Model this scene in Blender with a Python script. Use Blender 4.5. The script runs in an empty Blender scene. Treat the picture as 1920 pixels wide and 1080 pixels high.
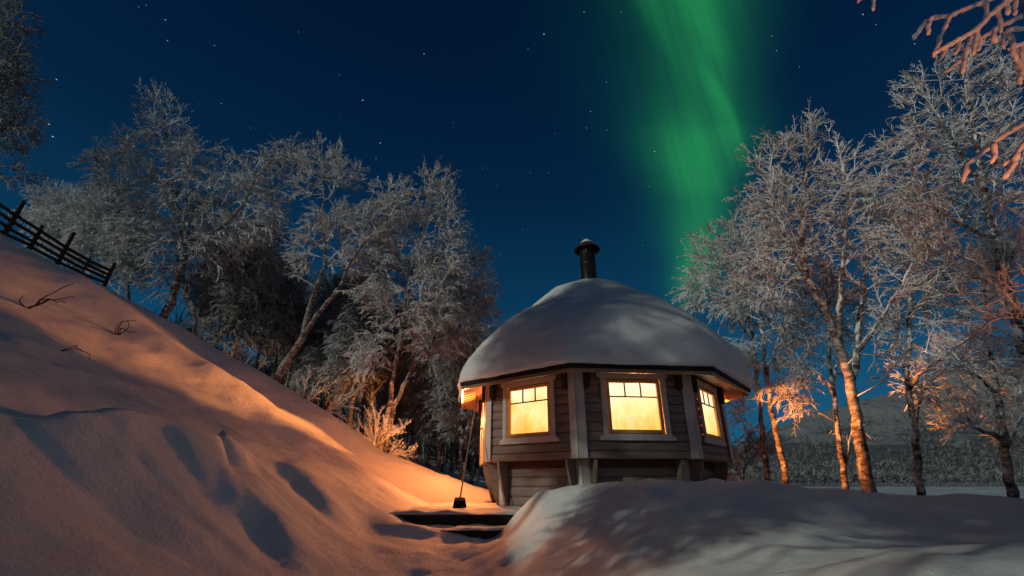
import bpy, math, random
import numpy as np
from mathutils import Vector

# ------------------------------------------------------------------ camera, sky, lights
SC = bpy.context.scene
COL = SC.collection
F_PX, PITCH = 842.0, math.radians(23.41)
CP, SP = math.cos(PITCH), math.sin(PITCH)
cam_d = bpy.data.cameras.new("camera")
cam_d.sensor_width = 36.0
cam_d.lens = 36.0 * F_PX / 1920.0
cam_d.clip_start = 0.05
cam_d.clip_end = 8000.0
cam = bpy.data.objects.new("camera", cam_d)
COL.objects.link(cam)
cam.location = (0, 0, 0)
cam.rotation_euler = (math.radians(90) + PITCH, 0, 0)
SC.camera = cam
SC.view_settings.view_transform = 'Standard'
SC.view_settings.look = 'None'
SC.view_settings.exposure = 0.0
SC.view_settings.gamma = 1.0
SC.cycles.max_bounces = 8
SC.cycles.transparent_max_bounces = 12
SC.cycles.use_denoising = True
SC.cycles.sample_clamp_indirect = 4.0


def ray(u, v):
    """direction of a point of the 1920x1080 photograph"""
    a, b = (u - 960) / F_PX, (540 - v) / F_PX
    return np.array([a, CP - b * SP, SP + b * CP])


def at(u, v, y):
    d = ray(u, v)
    return d * (y / d[1])


def srgb(r, g, b):
    f = lambda c: (c / 255 / 12.92) if c / 255 <= .04045 else ((c / 255 + .055) / 1.055) ** 2.4
    return (f(r), f(g), f(b))


class NT:
    """small node-tree helper"""
    def __init__(s, tree):
        s.t = tree
        tree.nodes.clear()

    def n(s, typ, **kw):
        nd = s.t.nodes.new(typ)
        for k, v in kw.items():
            setattr(nd, k, v)
        return nd

    def l(s, a, b):
        s.t.links.new(a, b)

    def inp(s, sock, v):
        if isinstance(v, bpy.types.NodeSocket):
            s.l(v, sock)
        else:
            sock.default_value = v

    def m(s, op, a, b=0.0, c=0.0, clamp=False):
        nd = s.n('ShaderNodeMath', operation=op, use_clamp=clamp)
        s.inp(nd.inputs[0], a); s.inp(nd.inputs[1], b); s.inp(nd.inputs[2], c)
        return nd.outputs[0]

    def curve(s, x, pts):
        nd = s.n('ShaderNodeFloatCurve')
        cv = nd.mapping.curves[0]
        pts = sorted(pts)
        cv.points[0].location = pts[0]
        cv.points[1].location = pts[-1]
        for p in pts[1:-1]:
            cv.points.new(*p)
        nd.mapping.extend = 'HORIZONTAL'
        nd.mapping.update()
        s.inp(nd.inputs['Value'], x)
        return nd.outputs[0]

    def ramp(s, x, stops):
        nd = s.n('ShaderNodeValToRGB')
        e = nd.color_ramp.elements
        e[0].position, e[0].color = stops[0][0], (*stops[0][1], 1)
        e[1].position, e[1].color = stops[-1][0], (*stops[-1][1], 1)
        for p, c in stops[1:-1]:
            k = e.new(p); k.color = (*c, 1)
        s.inp(nd.inputs[0], x)
        return nd.outputs[0]

    def mix(s, f, a, b, mode='MIX'):
        nd = s.n('ShaderNodeMix', data_type='RGBA', blend_type=mode)
        s.inp(nd.inputs[0], f)
        for sock, v in ((nd.inputs[6], a), (nd.inputs[7], b)):
            if not isinstance(v, bpy.types.NodeSocket):
                v = (*v, 1)
            s.inp(sock, v)
        return nd.outputs[2]

    def noise(s, vec, scale, detail=4, rough=.55, out=0, dist=0.0):
        nd = s.n('ShaderNodeTexNoise')
        if vec is not None:
            s.l(vec, nd.inputs['Vector'])
        nd.inputs['Scale'].default_value = scale
        nd.inputs['Detail'].default_value = detail
        nd.inputs['Roughness'].default_value = rough
        nd.inputs['Distortion'].default_value = dist
        return nd.outputs[out]


# direction towards the moon, low on the left behind the camera
MOON_AZ, MOON_EL = math.radians(-144), math.radians(22)      # azimuth from +x, counter-clockwise
MOON = np.array([math.cos(MOON_AZ) * math.cos(MOON_EL), math.sin(MOON_AZ) * math.cos(MOON_EL), math.sin(MOON_EL)])


def build_world():
    w = bpy.data.worlds.new("World")
    SC.world = w
    w.use_nodes = True
    t = NT(w.node_tree)
    out = t.n('ShaderNodeOutputWorld')
    co = t.n('ShaderNodeTexCoord')
    d = co.outputs['Generated']
    sep = t.n('ShaderNodeSeparateXYZ'); t.l(d, sep.inputs[0])
    x, y, z = sep.outputs
    base = t.ramp(z, [(0.0, srgb(26, 92, 124)), (.16, srgb(18, 78, 112)), (.36, srgb(6, 53, 84)), (.56, srgb(2, 34, 63)),
                      (.74, srgb(1, 24, 53)), (1.0, srgb(0, 13, 36))])
    # the aurora, in directions of the sky (s = x/y, t = z/y)
    ys = t.m('MAXIMUM', y, .02)
    s_ = t.m('DIVIDE', x, ys)
    t_ = t.m('DIVIDE', z, ys)
    T0, T1 = .2, 1.7
    tn = t.m('DIVIDE', t.m('SUBTRACT', t_, T0), T1 - T0, clamp=True)

    def st(u, v):
        q = ray(u, v)
        return q[0] / q[1], (q[2] / q[1] - T0) / (T1 - T0)

    def band(pts, amp):
        """pts: (u, v, sigma px left, sigma px right, intensity)"""
        c, wl, wr, it = [], [], [], []
        for (u, v, sl, sr, i) in pts:
            a, tt = st(u, v)
            k = 1 / (F_PX * ray(u, v)[1])
            c.append((tt, a)); wl.append((tt, sl * k * 4)); wr.append((tt, sr * k * 4)); it.append((tt, i))
        cc = t.curve(tn, c)
        ds = t.m('SUBTRACT', s_, cc)
        left = t.m('LESS_THAN', ds, 0.0)
        L = t.curve(tn, wl); R = t.curve(tn, wr)
        wd = t.m('ADD', t.m('MULTIPLY', left, L), t.m('MULTIPLY', t.m('SUBTRACT', 1.0, left), R))
        q = t.m('DIVIDE', ds, t.m('MULTIPLY', wd, .25))
        g = t.m('EXPONENT', t.m('MULTIPLY', t.m('MULTIPLY', q, q), -.5))
        return t.m('MULTIPLY', t.m('MULTIPLY', g, t.curve(tn, it)), amp)

    body = band([(1300, -60, 75, 80, .34), (1305, 0, 72, 78, .34), (1325, 90, 68, 64, .33), (1325, 160, 70, 58, .36), (1310, 220, 62, 66, .5),
                 (1305, 290, 55, 55, .84), (1312, 340, 48, 44, .80), (1318, 390, 44, 34, .6), (1315, 440, 40, 30, .66),
                 (1304, 495, 28, 28, .74), (1292, 540, 26, 30, .46), (1282, 590, 26, 30, 0.0)], 1.0)
    s1 = band([(1285, -60, 28, 32, .42), (1303, 0, 26, 32, .46), (1318, 41, 24, 28, .45), (1339, 80, 24, 18, .38), (1352, 120, 24, 16, .20), (1362, 165, 24, 14, .07), (1370, 215, 24, 14, 0), (1380, 300, 24, 14, 0)], 1.0)
    s2 = band([(1205, -60, 18, 30, .26), (1215, 0, 16, 30, .27), (1235, 47, 16, 30, .22), (1266, 104, 18, 28, .15), (1295, 160, 20, 26, .07), (1310, 230, 20, 26, 0), (1310, 320, 20, 26, 0)], 1.0)
    s3 = band([(1300, 60, 18, 12, 0), (1316, 110, 18, 11, .10), (1330, 142, 17, 10, .28), (1349, 176, 16, 9, .42), (1370, 223, 17, 9, .42), (1384, 270, 19, 8, .28), (1390, 305, 20, 9, .12), (1392, 345, 20, 9, 0), (1392, 420, 20, 9, 0)], 1.0)
    halo = band([(1290, -60, 130, 100, .12), (1290, 120, 130, 80, .1), (1300, 300, 90, 70, .1), (1300, 500, 60, 60, .06), (1290, 600, 50, 50, 0)], 1.0)
    a = t.m('ADD', t.m('ADD', t.m('ADD', body, s1), t.m('ADD', s2, s3)), halo)
    a = t.m('MULTIPLY', a, t.m('GREATER_THAN', y, .05))
    cmb = t.n('ShaderNodeCombineXYZ')
    t.l(t.m('ADD', s_, t.m('MULTIPLY', t_, .06)), cmb.inputs[0]); t.l(t.m('MULTIPLY', t_, .05), cmb.inputs[1])
    rays = t.noise(cmb.outputs[0], 34.0, 3, .6)
    grain = t.noise(d, 9.0, 3)
    a = t.m('MULTIPLY', a, t.m('ADD', .45, t.m('ADD', t.m('MULTIPLY', grain, .35), t.m('MULTIPLY', rays, .62))))
    am = t.n('ShaderNodeVectorMath', operation='SCALE')
    am.inputs[0].default_value = (.016, .235, .064)
    t.l(a, am.inputs['Scale'])
    # aurora thins the blue a little
    sky = t.mix(t.m('MULTIPLY', a, .8, clamp=True), base, (0.0, 0.012, 0.012))
    addv = t.n('ShaderNodeVectorMath', operation='ADD')
    t.l(sky, addv.inputs[0]); t.l(am.outputs[0], addv.inputs[1])
    # stars
    stars = [(680, 188, 1.5), (1020, 64, 1.5), (713, 268, 1.3), (705, 297, .8), (795, 101, 1.1), (1227, 284, 1.3), (1107, 209, .9), (1137, 154, .8),
             (1218, 350, .5), (99, 256, 1.2), (92, 233, 1.0), (106, 149, .9), (310, 37, .9), (314, 76, .8), (402, 85, .7), (1029, 324, .7), (994, 324, .5),
             (932, 348, .5), (1618, 27, 1.0), (1643, 46, .6), (1715, 82, .8), (1447, 68, .6), (1456, 95, .7), (1499, 125, .5), (260, 13, .5), (274, 10, .5),
             (1095, 22, .9), (1205, 460, .6), (1248, 498, .5), (1165, 23, .5), (990, 92, .5), (905, 315, .6), (980, 430, .5), (745, 465, .5), (415, 194, .6),
             (1878, 86, .8), (1653, 329, 1.0), (636, 140, .4), (560, 60, .4), (850, 230, .4), (1040, 250, .4), (1100, 240, .7), (1138, 244, .5), (470, 240, .4)]
    acc = None
    for (u, v, b) in stars:
        q = ray(u, v); q = q / np.linalg.norm(q)
        dn = t.n('ShaderNodeVectorMath', operation='DISTANCE')
        t.l(d, dn.inputs[0]); dn.inputs[1].default_value = tuple(q)
        k = t.m('MULTIPLY', t.m('LESS_THAN', dn.outputs['Value'], .0005 + .0003 * b), .06 + .42 * b)
        acc = k if acc is None else t.m('ADD', acc, k)
    vo = t.n('ShaderNodeTexVoronoi', feature='F1')
    vo.inputs['Scale'].default_value = 55.0
    t.l(d, vo.inputs['Vector'])
    sepc = t.n('ShaderNodeSeparateColor'); t.l(vo.outputs['Color'], sepc.inputs[0])
    small = t.m('MULTIPLY', t.m('LESS_THAN', vo.outputs['Distance'], .032), t.m('MULTIPLY', t.m('GREATER_THAN', sepc.outputs[0], .35), t.m('MULTIPLY', sepc.outputs[1], .10)))
    acc = t.m('ADD', acc, small)
    sv = t.n('ShaderNodeVectorMath', operation='SCALE'); sv.inputs[0].default_value = (.72, .88, 1.0)
    t.l(acc, sv.inputs['Scale'])
    add2 = t.n('ShaderNodeVectorMath', operation='ADD')
    t.l(addv.outputs[0], add2.inputs[0]); t.l(sv.outputs[0], add2.inputs[1])
    bg = t.n('ShaderNodeBackground'); bg.inputs[1].default_value = 1.0
    t.l(add2.outputs[0], bg.inputs[0])
    # faint moonlit air glow
    nish = t.n('ShaderNodeTexSky', sky_type='NISHITA')
    nish.sun_disc = False
    nish.sun_elevation = MOON_EL
    nish.sun_rotation = math.radians(90) - MOON_AZ
    bg2 = t.n('ShaderNodeBackground'); bg2.inputs[1].default_value = .0005
    t.l(nish.outputs[0], bg2.inputs[0])
    ad = t.n('ShaderNodeAddShader')
    t.l(bg.outputs[0], ad.inputs[0]); t.l(bg2.outputs[0], ad.inputs[1])
    t.l(ad.outputs[0], out.inputs[0])


build_world()


def lamp(name, typ, loc, power, color, size=.08, target=None, **kw):
    ld = bpy.data.lights.new(name, typ)
    ld.energy = power
    ld.color = color
    if typ == 'SUN':
        ld.angle = math.radians(.55)
    else:
        ld.shadow_soft_size = size
    for k, v in kw.items():
        setattr(ld, k, v)
    o = bpy.data.objects.new(name, ld)
    COL.objects.link(o)
    o.location = loc
    if target is not None:
        o.rotation_euler = (Vector(target) - Vector(loc)).to_track_quat('-Z', 'Y').to_euler()
    return o


lamp('moon', 'SUN', tuple(MOON * 50), 1.2, (.94, 1.0, .86), target=(0, 0, 0))
ORANGE = (1.0, .30, .085)
lamp('door_lamp', 'SPOT', (-.78, 9.2, 1.2), 140, ORANGE, .06, target=(-.78 - .6, 9.2 + .02, 1.2 - .75), spot_size=math.radians(162), spot_blend=.25)
lamp('path_fill_spot', 'SPOT', (-.98, 9.15, 1.12), 230, ORANGE, .06, target=(.1, 5.0, -.5), spot_size=math.radians(105), spot_blend=.5)  # second spot added beside the door lamp to warm path and mound
lamp('inner_beam_light', 'POINT', (1.54, 8.63, .62), 4600, (1.0, .34, .09), .10)  # unseen second light added inside the hut, beams through the door glass
lamp('hut_lamp', 'POINT', (2.4, 8.5, .98), 3600, (1.0, .33, .085), .12)
lamp('branch_fill_spot', 'SPOT', (3.3, 1.1, .2), 560, (1.0, .27, .06), .1, target=tuple(at(1850, 130, 3.6)), spot_size=math.radians(72), spot_blend=.25)  # unseen spot added to turn the near branches orange

lamp('warm_fill_light', 'POINT', (5.5, -7.0, 2.6), 130, (1.0, .40, .17), .15)  # unseen fill added behind the camera to warm slope and mound

# ------------------------------------------------------------------ helpers
RNG = np.random.default_rng(7)


class VNoise:
    def __init__(s, seed):
        s.tab = np.random.default_rng(seed).random((256, 256)) * 2 - 1

    def __call__(s, x, y):
        xi, yi = np.floor(x).astype(int), np.floor(y).astype(int)
        fx, fy = x - xi, y - yi
        fx = fx * fx * fx * (fx * (fx * 6 - 15) + 10); fy = fy * fy * fy * (fy * (fy * 6 - 15) + 10)
        g = lambda i, j: s.tab[i & 255, j & 255]
        a = g(xi, yi) * (1 - fx) + g(xi + 1, yi) * fx
        b = g(xi, yi + 1) * (1 - fx) + g(xi + 1, yi + 1) * fx
        return a * (1 - fy) + b * fy

    def fbm(s, x, y, oct=4, gain=.5):
        r, a = 0, 1
        for k in range(oct):
            r = r + a * s(x * 2 ** k + 17 * k, y * 2 ** k + 31 * k); a *= gain
        return r


VN = VNoise(3)


class MB:
    """collects geometry, then links it as one mesh object"""
    def __init__(s):
        s.V, s.Q, s.T, s.n = [], [], [], 0
        s.N = []                          # n-gons

    def add(s, V, quads=None, tris=None, ngons=None):
        V = np.asarray(V, float).reshape(-1, 3)
        if quads is not None and len(quads):
            s.Q.append(np.asarray(quads, int).reshape(-1, 4) + s.n)
        if tris is not None and len(tris):
            s.T.append(np.asarray(tris, int).reshape(-1, 3) + s.n)
        if ngons:
            for g in ngons:
                s.N.append([i + s.n for i in g])
        s.V.append(V); s.n += len(V)

    def hexa(s, P):
        """eight corners: bottom four then top four, counter-clockwise seen from above"""
        s.add(P, [[3, 2, 1, 0], [4, 5, 6, 7], [0, 1, 5, 4], [1, 2, 6, 5], [2, 3, 7, 6], [3, 0, 4, 7]])

    def box(s, fr, x0, x1, y0, y1, z0, z1):
        s.hexa([fr(x, y, z) for z in (z0, z1) for x, y in ((x0, y0), (x1, y0), (x1, y1), (x0, y1))])

    def prism(s, fr, poly, d0, d1):
        """outline poly in (x,z) of the frame, extruded from depth d0 to d1"""
        n = len(poly)
        V = [fr(x, d0, z) for x, z in poly] + [fr(x, d1, z) for x, z in poly]
        s.add(V, [[i, (i + 1) % n, n + (i + 1) % n, n + i] for i in range(n)], ngons=[list(range(n))[::-1], list(range(n, 2 * n))])

    def tube(s, P, R, sides=8, cap=True, wob=0.0, seed=0):
        P = np.asarray(P, float); R = np.asarray(R, float) * np.ones(len(P))
        n = len(P)
        T = np.gradient(P, axis=0); T /= np.linalg.norm(T, axis=1)[:, None] + 1e-9
        ref = np.array([0, 0, 1.0]) if abs(T[0, 2]) < .9 else np.array([1.0, 0, 0])
        A = np.cross(T[0], ref); A /= np.linalg.norm(A)
        ang = np.arange(sides) * 2 * math.pi / sides
        V = np.zeros((n, sides, 3))
        rr = np.random.default_rng(seed)
        for i in range(n):
            A = A - T[i] * (A @ T[i]); A /= np.linalg.norm(A) + 1e-9
            B = np.cross(T[i], A)
            r = R[i] * (1 + wob * rr.normal(size=sides)) if wob else R[i] * np.ones(sides)
            V[i] = P[i] + (np.cos(ang) * r)[:, None] * A + (np.sin(ang) * r)[:, None] * B
        i = np.arange(n - 1)[:, None]; j = np.arange(sides)[None]
        j2 = (j + 1) % sides
        q = np.stack([i * sides + j, i * sides + j2, (i + 1) * sides + j2, (i + 1) * sides + j], -1).reshape(-1, 4)
        s.add(V.reshape(-1, 3), q, ngons=[list(range(sides))[::-1], list(range((n - 1) * sides, n * sides))] if cap else None)

    def segs(s, P0, P1, R0, R1, sides=3):
        """many separate tapering prisms at once"""
        n = len(P0)
        if n == 0:
            return
        T = P1 - P0; T = T / (np.linalg.norm(T, axis=1)[:, None] + 1e-9)
        ref = np.where(np.abs(T[:, 2:3]) < .9, np.array([[0, 0, 1.0]]), np.array([[1.0, 0, 0]]))
        A = np.cross(T, ref); A /= np.linalg.norm(A, axis=1)[:, None] + 1e-9
        B = np.cross(T, A)
        V = np.zeros((n, 2, sides, 3))
        for k in range(sides):
            an = 2 * math.pi * k / sides + .5
            off = A * math.cos(an) + B * math.sin(an)
            V[:, 0, k] = P0 + off * np.reshape(R0, (-1, 1)); V[:, 1, k] = P1 + off * np.reshape(R1, (-1, 1))
        b = (np.arange(n) * 2 * sides)[:, None]
        k = np.arange(sides)[None]; k2 = (k + 1) % sides
        q = np.stack([b + k, b + k2, b + sides + k2, b + sides + k], -1).reshape(-1, 4)
        s.add(V.reshape(-1, 3), q)

    def lathe(s, prof, c, sides=24, shape=None):
        """prof: (r,z) list from top axis outwards; shape(angle, r, z) may change r, z"""
        V, n = [], len(prof)
        for (r, z) in prof:
            for k in range(sides):
                a = 2 * math.pi * k / sides
                r2, z2 = shape(a, r, z) if shape else (r, z)
                V.append((c[0] + r2 * math.cos(a), c[1] + r2 * math.sin(a), c[2] + z2))
        q = [[i * sides + k, (i + 1) * sides + k, (i + 1) * sides + (k + 1) % sides, i * sides + (k + 1) % sides] for i in range(n - 1) for k in range(sides)]
        s.add(V, q)

    def build(s, name, mat, parent=None, smooth=False, bevel=0.0, kind=None):
        V = np.concatenate(s.V)
        Q = np.concatenate(s.Q) if s.Q else np.zeros((0, 4), int)
        T = np.concatenate(s.T) if s.T else np.zeros((0, 3), int)
        if parent is not None:            # parts are stored relative to the base of their thing
            q = parent
            while q is not None:
                V = V - np.array(q.location); q = q.parent
        me = bpy.data.meshes.new(name)
        lv = np.concatenate([Q.ravel(), T.ravel(), np.array([i for g in s.N for i in g], int)]).astype(np.int32)
        ls = np.concatenate([np.full(len(Q), 4), np.full(len(T), 3), np.array([len(g) for g in s.N], int)]).astype(np.int32)
        me.vertices.add(len(V)); me.loops.add(len(lv)); me.polygons.add(len(ls))
        me.vertices.foreach_set('co', V.astype(np.float32).ravel())
        me.loops.foreach_set('vertex_index', lv)
        st = np.zeros(len(ls), np.int32); st[1:] = np.cumsum(ls)[:-1]
        me.polygons.foreach_set('loop_start', st)
        me.polygons.foreach_set('loop_total', ls)
        me.polygons.foreach_set('use_smooth', np.full(len(ls), smooth))
        me.update(calc_edges=True)
        me.validate()
        me.materials.append(mat)
        o = bpy.data.objects.new(name, me)
        COL.objects.link(o)
        if parent is not None:
            o.parent = parent
        if bevel:
            md = o.modifiers.new('bevel', 'BEVEL'); md.width = bevel; md.segments = 2; md.limit_method = 'ANGLE'
        if kind:
            o['kind'] = kind
        return o


def empty(name, loc, label, cat, group=None):
    o = bpy.data.objects.new(name, None)
    o.empty_display_size = .2
    o.location = loc
    COL.objects.link(o)
    bpy.context.view_layer.update()
    return tag(o, label, cat, group)


def tag(o, label, cat, group=None):
    o['label'] = label; o['category'] = cat
    if group:
        o['group'] = group
    return o


def material(name, build, rough=.8):
    m = bpy.data.materials.new(name)
    m.use_nodes = True
    t = NT(m.node_tree)
    out = t.n('ShaderNodeOutputMaterial')
    bs = t.n('ShaderNodeBsdfPrincipled')
    bs.inputs['Roughness'].default_value = rough
    bs.inputs['Specular IOR Level'].default_value = .25
    t.l(bs.outputs[0], out.inputs[0])
    build(t, bs, out)
    return m


def bump(t, bs, h, strength=.3, dist=.02):
    b = t.n('ShaderNodeBump')
    b.inputs['Strength'].default_value = strength
    b.inputs['Distance'].default_value = dist
    t.l(h, b.inputs['Height'])
    t.l(b.outputs[0], bs.inputs['Normal'])


def objco(t, scale=(1, 1, 1)):
    c = t.n('ShaderNodeTexCoord')
    mp = t.n('ShaderNodeMapping')
    mp.inputs['Scale'].default_value = scale
    t.l(c.outputs['Object'], mp.inputs[0])
    return mp.outputs[0]


def nz(t):
    g = t.n('ShaderNodeNewGeometry')
    s = t.n('ShaderNodeSeparateXYZ'); t.l(g.outputs['Normal'], s.inputs[0])
    return s.outputs[2]


# ------------------------------------------------------------------ materials
def _snow(t, bs, out):
    c = objco(t)
    n1 = t.noise(c, 1.6, 6, .6); n2 = t.noise(c, 38, 3, .7); n3 = t.noise(c, 170, 2, .6)
    col = t.ramp(n1, [(.3, (.76, .76, .74)), (.7, (.85, .84, .81))])
    t.l(col, bs.inputs['Base Color'])
    h = t.m('ADD', t.m('MULTIPLY', n2, .5), t.m('ADD', t.m('MULTIPLY', n3, .35), t.m('MULTIPLY', t.noise(c, 9, 4, .6), .9)))
    bump(t, bs, h, .7, .022)


SNOW = material('snow', _snow, .62)


def _path(t, bs, out):
    c = objco(t)
    n1 = t.noise(c, 5, 6, .65)
    t.l(t.ramp(n1, [(.35, (.66, .66, .68)), (.65, (.82, .82, .83))]), bs.inputs['Base Color'])
    bump(t, bs, t.noise(c, 16, 5, .7), .8, .04)


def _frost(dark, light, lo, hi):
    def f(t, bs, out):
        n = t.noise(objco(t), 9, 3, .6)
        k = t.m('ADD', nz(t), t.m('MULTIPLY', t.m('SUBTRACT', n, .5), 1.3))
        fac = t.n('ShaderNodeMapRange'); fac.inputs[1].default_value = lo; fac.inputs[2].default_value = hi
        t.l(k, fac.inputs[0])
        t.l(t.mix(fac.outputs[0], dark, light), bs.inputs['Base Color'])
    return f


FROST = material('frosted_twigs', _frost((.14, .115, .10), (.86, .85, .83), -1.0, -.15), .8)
FROST_DARK = material('shade_toned_twigs', _frost((.07, .06, .055), (.60, .60, .60), -.7, .2), .8)  # darker copy of the frost, shade of the dim trees put in its colour
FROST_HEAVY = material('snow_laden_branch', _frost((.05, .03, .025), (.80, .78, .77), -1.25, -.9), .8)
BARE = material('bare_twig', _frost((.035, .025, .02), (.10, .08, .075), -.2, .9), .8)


def _birch(t, bs, out):
    c = objco(t, (6, 6, 16))
    n = t.noise(c, 1.0, 5, .65); n2 = t.noise(objco(t, (1, 1, 2.2)), 3.2, 4, .6)
    bark = t.ramp(n, [(.40, (.030, .024, .020)), (.50, (.16, .12, .10)), (.58, (.50, .45, .41))])
    low = t.ramp(n2, [(.45, (.045, .034, .028)), (.6, (.42, .37, .33))])
    bark = t.mix(.45, bark, low)
    k = t.m('ADD', nz(t), t.m('MULTIPLY', t.m('SUBTRACT', t.noise(objco(t, (1, 1, .5)), 5, 4, .6), .5), 3.2))
    fac = t.n('ShaderNodeMapRange'); fac.inputs[1].default_value = .30; fac.inputs[2].default_value = .55
    t.l(k, fac.inputs[0])
    t.l(t.mix(fac.outputs[0], bark, (.78, .77, .77)), bs.inputs['Base Color'])
    bump(t, bs, t.m('ADD', n, t.m('MULTIPLY', fac.outputs[0], .8)), 1.0, .025)


BARK = material('birch_bark', _birch, .85)


def wood(name, c0, c1, sc=(2, 2, 30), rough=.65, b=.25):
    def f(t, bs, out):
        n = t.noise(objco(t, sc), 1.0, 5, .6)
        n2 = t.noise(objco(t), 2.1, 3)
        k = t.m('ADD', t.m('MULTIPLY', n, .7), t.m('MULTIPLY', n2, .3))
        t.l(t.ramp(k, [(.32, c0), (.68, c1)]), bs.inputs['Base Color'])
        bump(t, bs, n, b, .01)
    return material(name, f, rough)


LOG = wood('grey_log_wood', (.165, .125, .103), (.26, .205, .172), (2, 2, 26))
TRIM = wood('pale_painted_trim', (.46, .41, .37), (.60, .55, .50), (12, 12, 2.5), .6, .12)
PINE = wood('varnished_pine', (.55, .27, .07), (.74, .40, .13), (10, 10, 3), .4, .1)
PINE_IN = wood('inner_pine_boards', (.36, .23, .13), (.48, .33, .19), (3, 3, 14), .5, .2)
SOFFIT = wood('soffit_boards', (.26, .15, .075), (.38, .24, .13), (3, 3, 3), .35, .1)
REDBROWN = wood('red_brown_beam', (.055, .022, .015), (.10, .042, .028), (4, 4, 20))
DARKWOOD = wood('dark_weathered_wood', (.025, .018, .014), (.065, .048, .038), (3, 3, 22), .85)
FENCEWOOD = wood('fence_wood', (.018, .015, .013), (.05, .042, .036), (3, 3, 14), .9)
HANDLE = wood('broom_wood', (.24, .13, .07), (.36, .21, .12), (20, 20, 3), .6)


def plain(name, col, rough=.6, metal=0.0, sc=14):
    def f(t, bs, out):
        n = t.noise(objco(t), sc, 4, .6)
        a = tuple(c * .75 for c in col); b = tuple(min(1, c * 1.25) for c in col)
        t.l(t.ramp(n, [(.3, a), (.7, b)]), bs.inputs['Base Color'])
        bs.inputs['Metallic'].default_value = metal
        bump(t, bs, n, .15, .005)
    return material(name, f, rough)


FELT = plain('black_roof_edge', (.012, .011, .011), .8)
PIPE = plain('sooty_black_pipe', (.022, .020, .019), .38, .5)
RUST = plain('rusty_cap_metal', (.065, .022, .016), .5, .4)
BRISTLE = plain('black_bristles', (.012, .011, .010), .9)
MUNTIN = plain('dark_glazing_bar', (.05, .028, .012), .6)


def _glass(t, bs, out, fog=.986, strength=1.0):
    # steamed pane lit from the inside: part see-through, part glowing mist
    c = objco(t)
    sep = t.n('ShaderNodeSeparateXYZ'); t.l(c, sep.inputs[0])
    n = t.noise(c, 1.7, 3, .5)
    h = t.n('ShaderNodeMapRange'); h.inputs[1].default_value = .99; h.inputs[2].default_value = 1.67
    t.l(sep.outputs[2], h.inputs[0])
    k = t.m('ADD', t.m('MULTIPLY', h.outputs[0], .30), t.m('ADD', t.m('MULTIPLY', n, .75), t.m('MULTIPLY', t.m('SUBTRACT', t.noise(objco(t, (1, 1, .6)), 7, 4, .6), .4), .35)))
    col = t.ramp(k, [(.30, (1.0, .47, .055)), (.47, (1.12, .72, .20)), (.62, (1.25, .95, .48)), (.8, (1.35, 1.12, .75))])
    em = t.n('ShaderNodeEmission'); em.inputs[1].default_value = strength
    t.l(col, em.inputs[0])
    tr = t.n('ShaderNodeBsdfTransparent'); tr.inputs[0].default_value = (1, .93, .8, 1)
    mx = t.n('ShaderNodeMixShader'); mx.inputs[0].default_value = fog
    t.l(tr.outputs[0], mx.inputs[1]); t.l(em.outputs[0], mx.inputs[2])
    t.l(mx.outputs[0], out.inputs[0])


GLASS = material('steamed_lit_glass', _glass)
GLASS_CLEAR = material('clear_lit_glass', lambda t, bs, out: _glass(t, bs, out, .45, 1.0))

GLASS_DOOR = material('door_lit_glass', lambda t, bs, out: _glass(t, bs, out, .45, .9))
GLASS_HALF = material('half_steamed_lit_glass', lambda t, bs, out: _glass(t, bs, out, .982, 1.0))


def _ice(t, bs, out):
    c = objco(t, (1, .35, 1))
    n = t.noise(c, .16, 6, .62); n2 = t.noise(objco(t, (1, .25, 1)), .9, 4, .6)
    k = t.m('ADD', t.m('MULTIPLY', n, .7), t.m('MULTIPLY', n2, .3))
    t.l(t.ramp(k, [(.40, (.40, .43, .46)), (.52, (.56, .58, .60)), (.60, (.80, .80, .80))]), bs.inputs['Base Color'])
    bump(t, bs, k, .6, .3)


ICE = material('snowed_ice', _ice, .6)


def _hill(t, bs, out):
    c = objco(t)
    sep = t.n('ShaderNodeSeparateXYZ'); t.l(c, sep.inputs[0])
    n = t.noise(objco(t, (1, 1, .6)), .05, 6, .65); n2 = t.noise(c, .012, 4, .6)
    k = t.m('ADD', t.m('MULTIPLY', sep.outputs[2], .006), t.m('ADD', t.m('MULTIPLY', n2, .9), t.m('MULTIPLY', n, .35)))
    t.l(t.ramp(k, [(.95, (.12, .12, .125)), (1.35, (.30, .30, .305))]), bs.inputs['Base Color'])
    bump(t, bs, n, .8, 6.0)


HILL = material('snowy_hill', _hill, .8)
FARTREE = material('far_frosted_trees', _frost((.04, .04, .04), (.28, .28, .28), -.5, .7), .9)
FARHILLTREE = material('far_hill_trees', _frost((.10, .10, .10), (.36, .36, .36), -.7, .6), .9)

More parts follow.
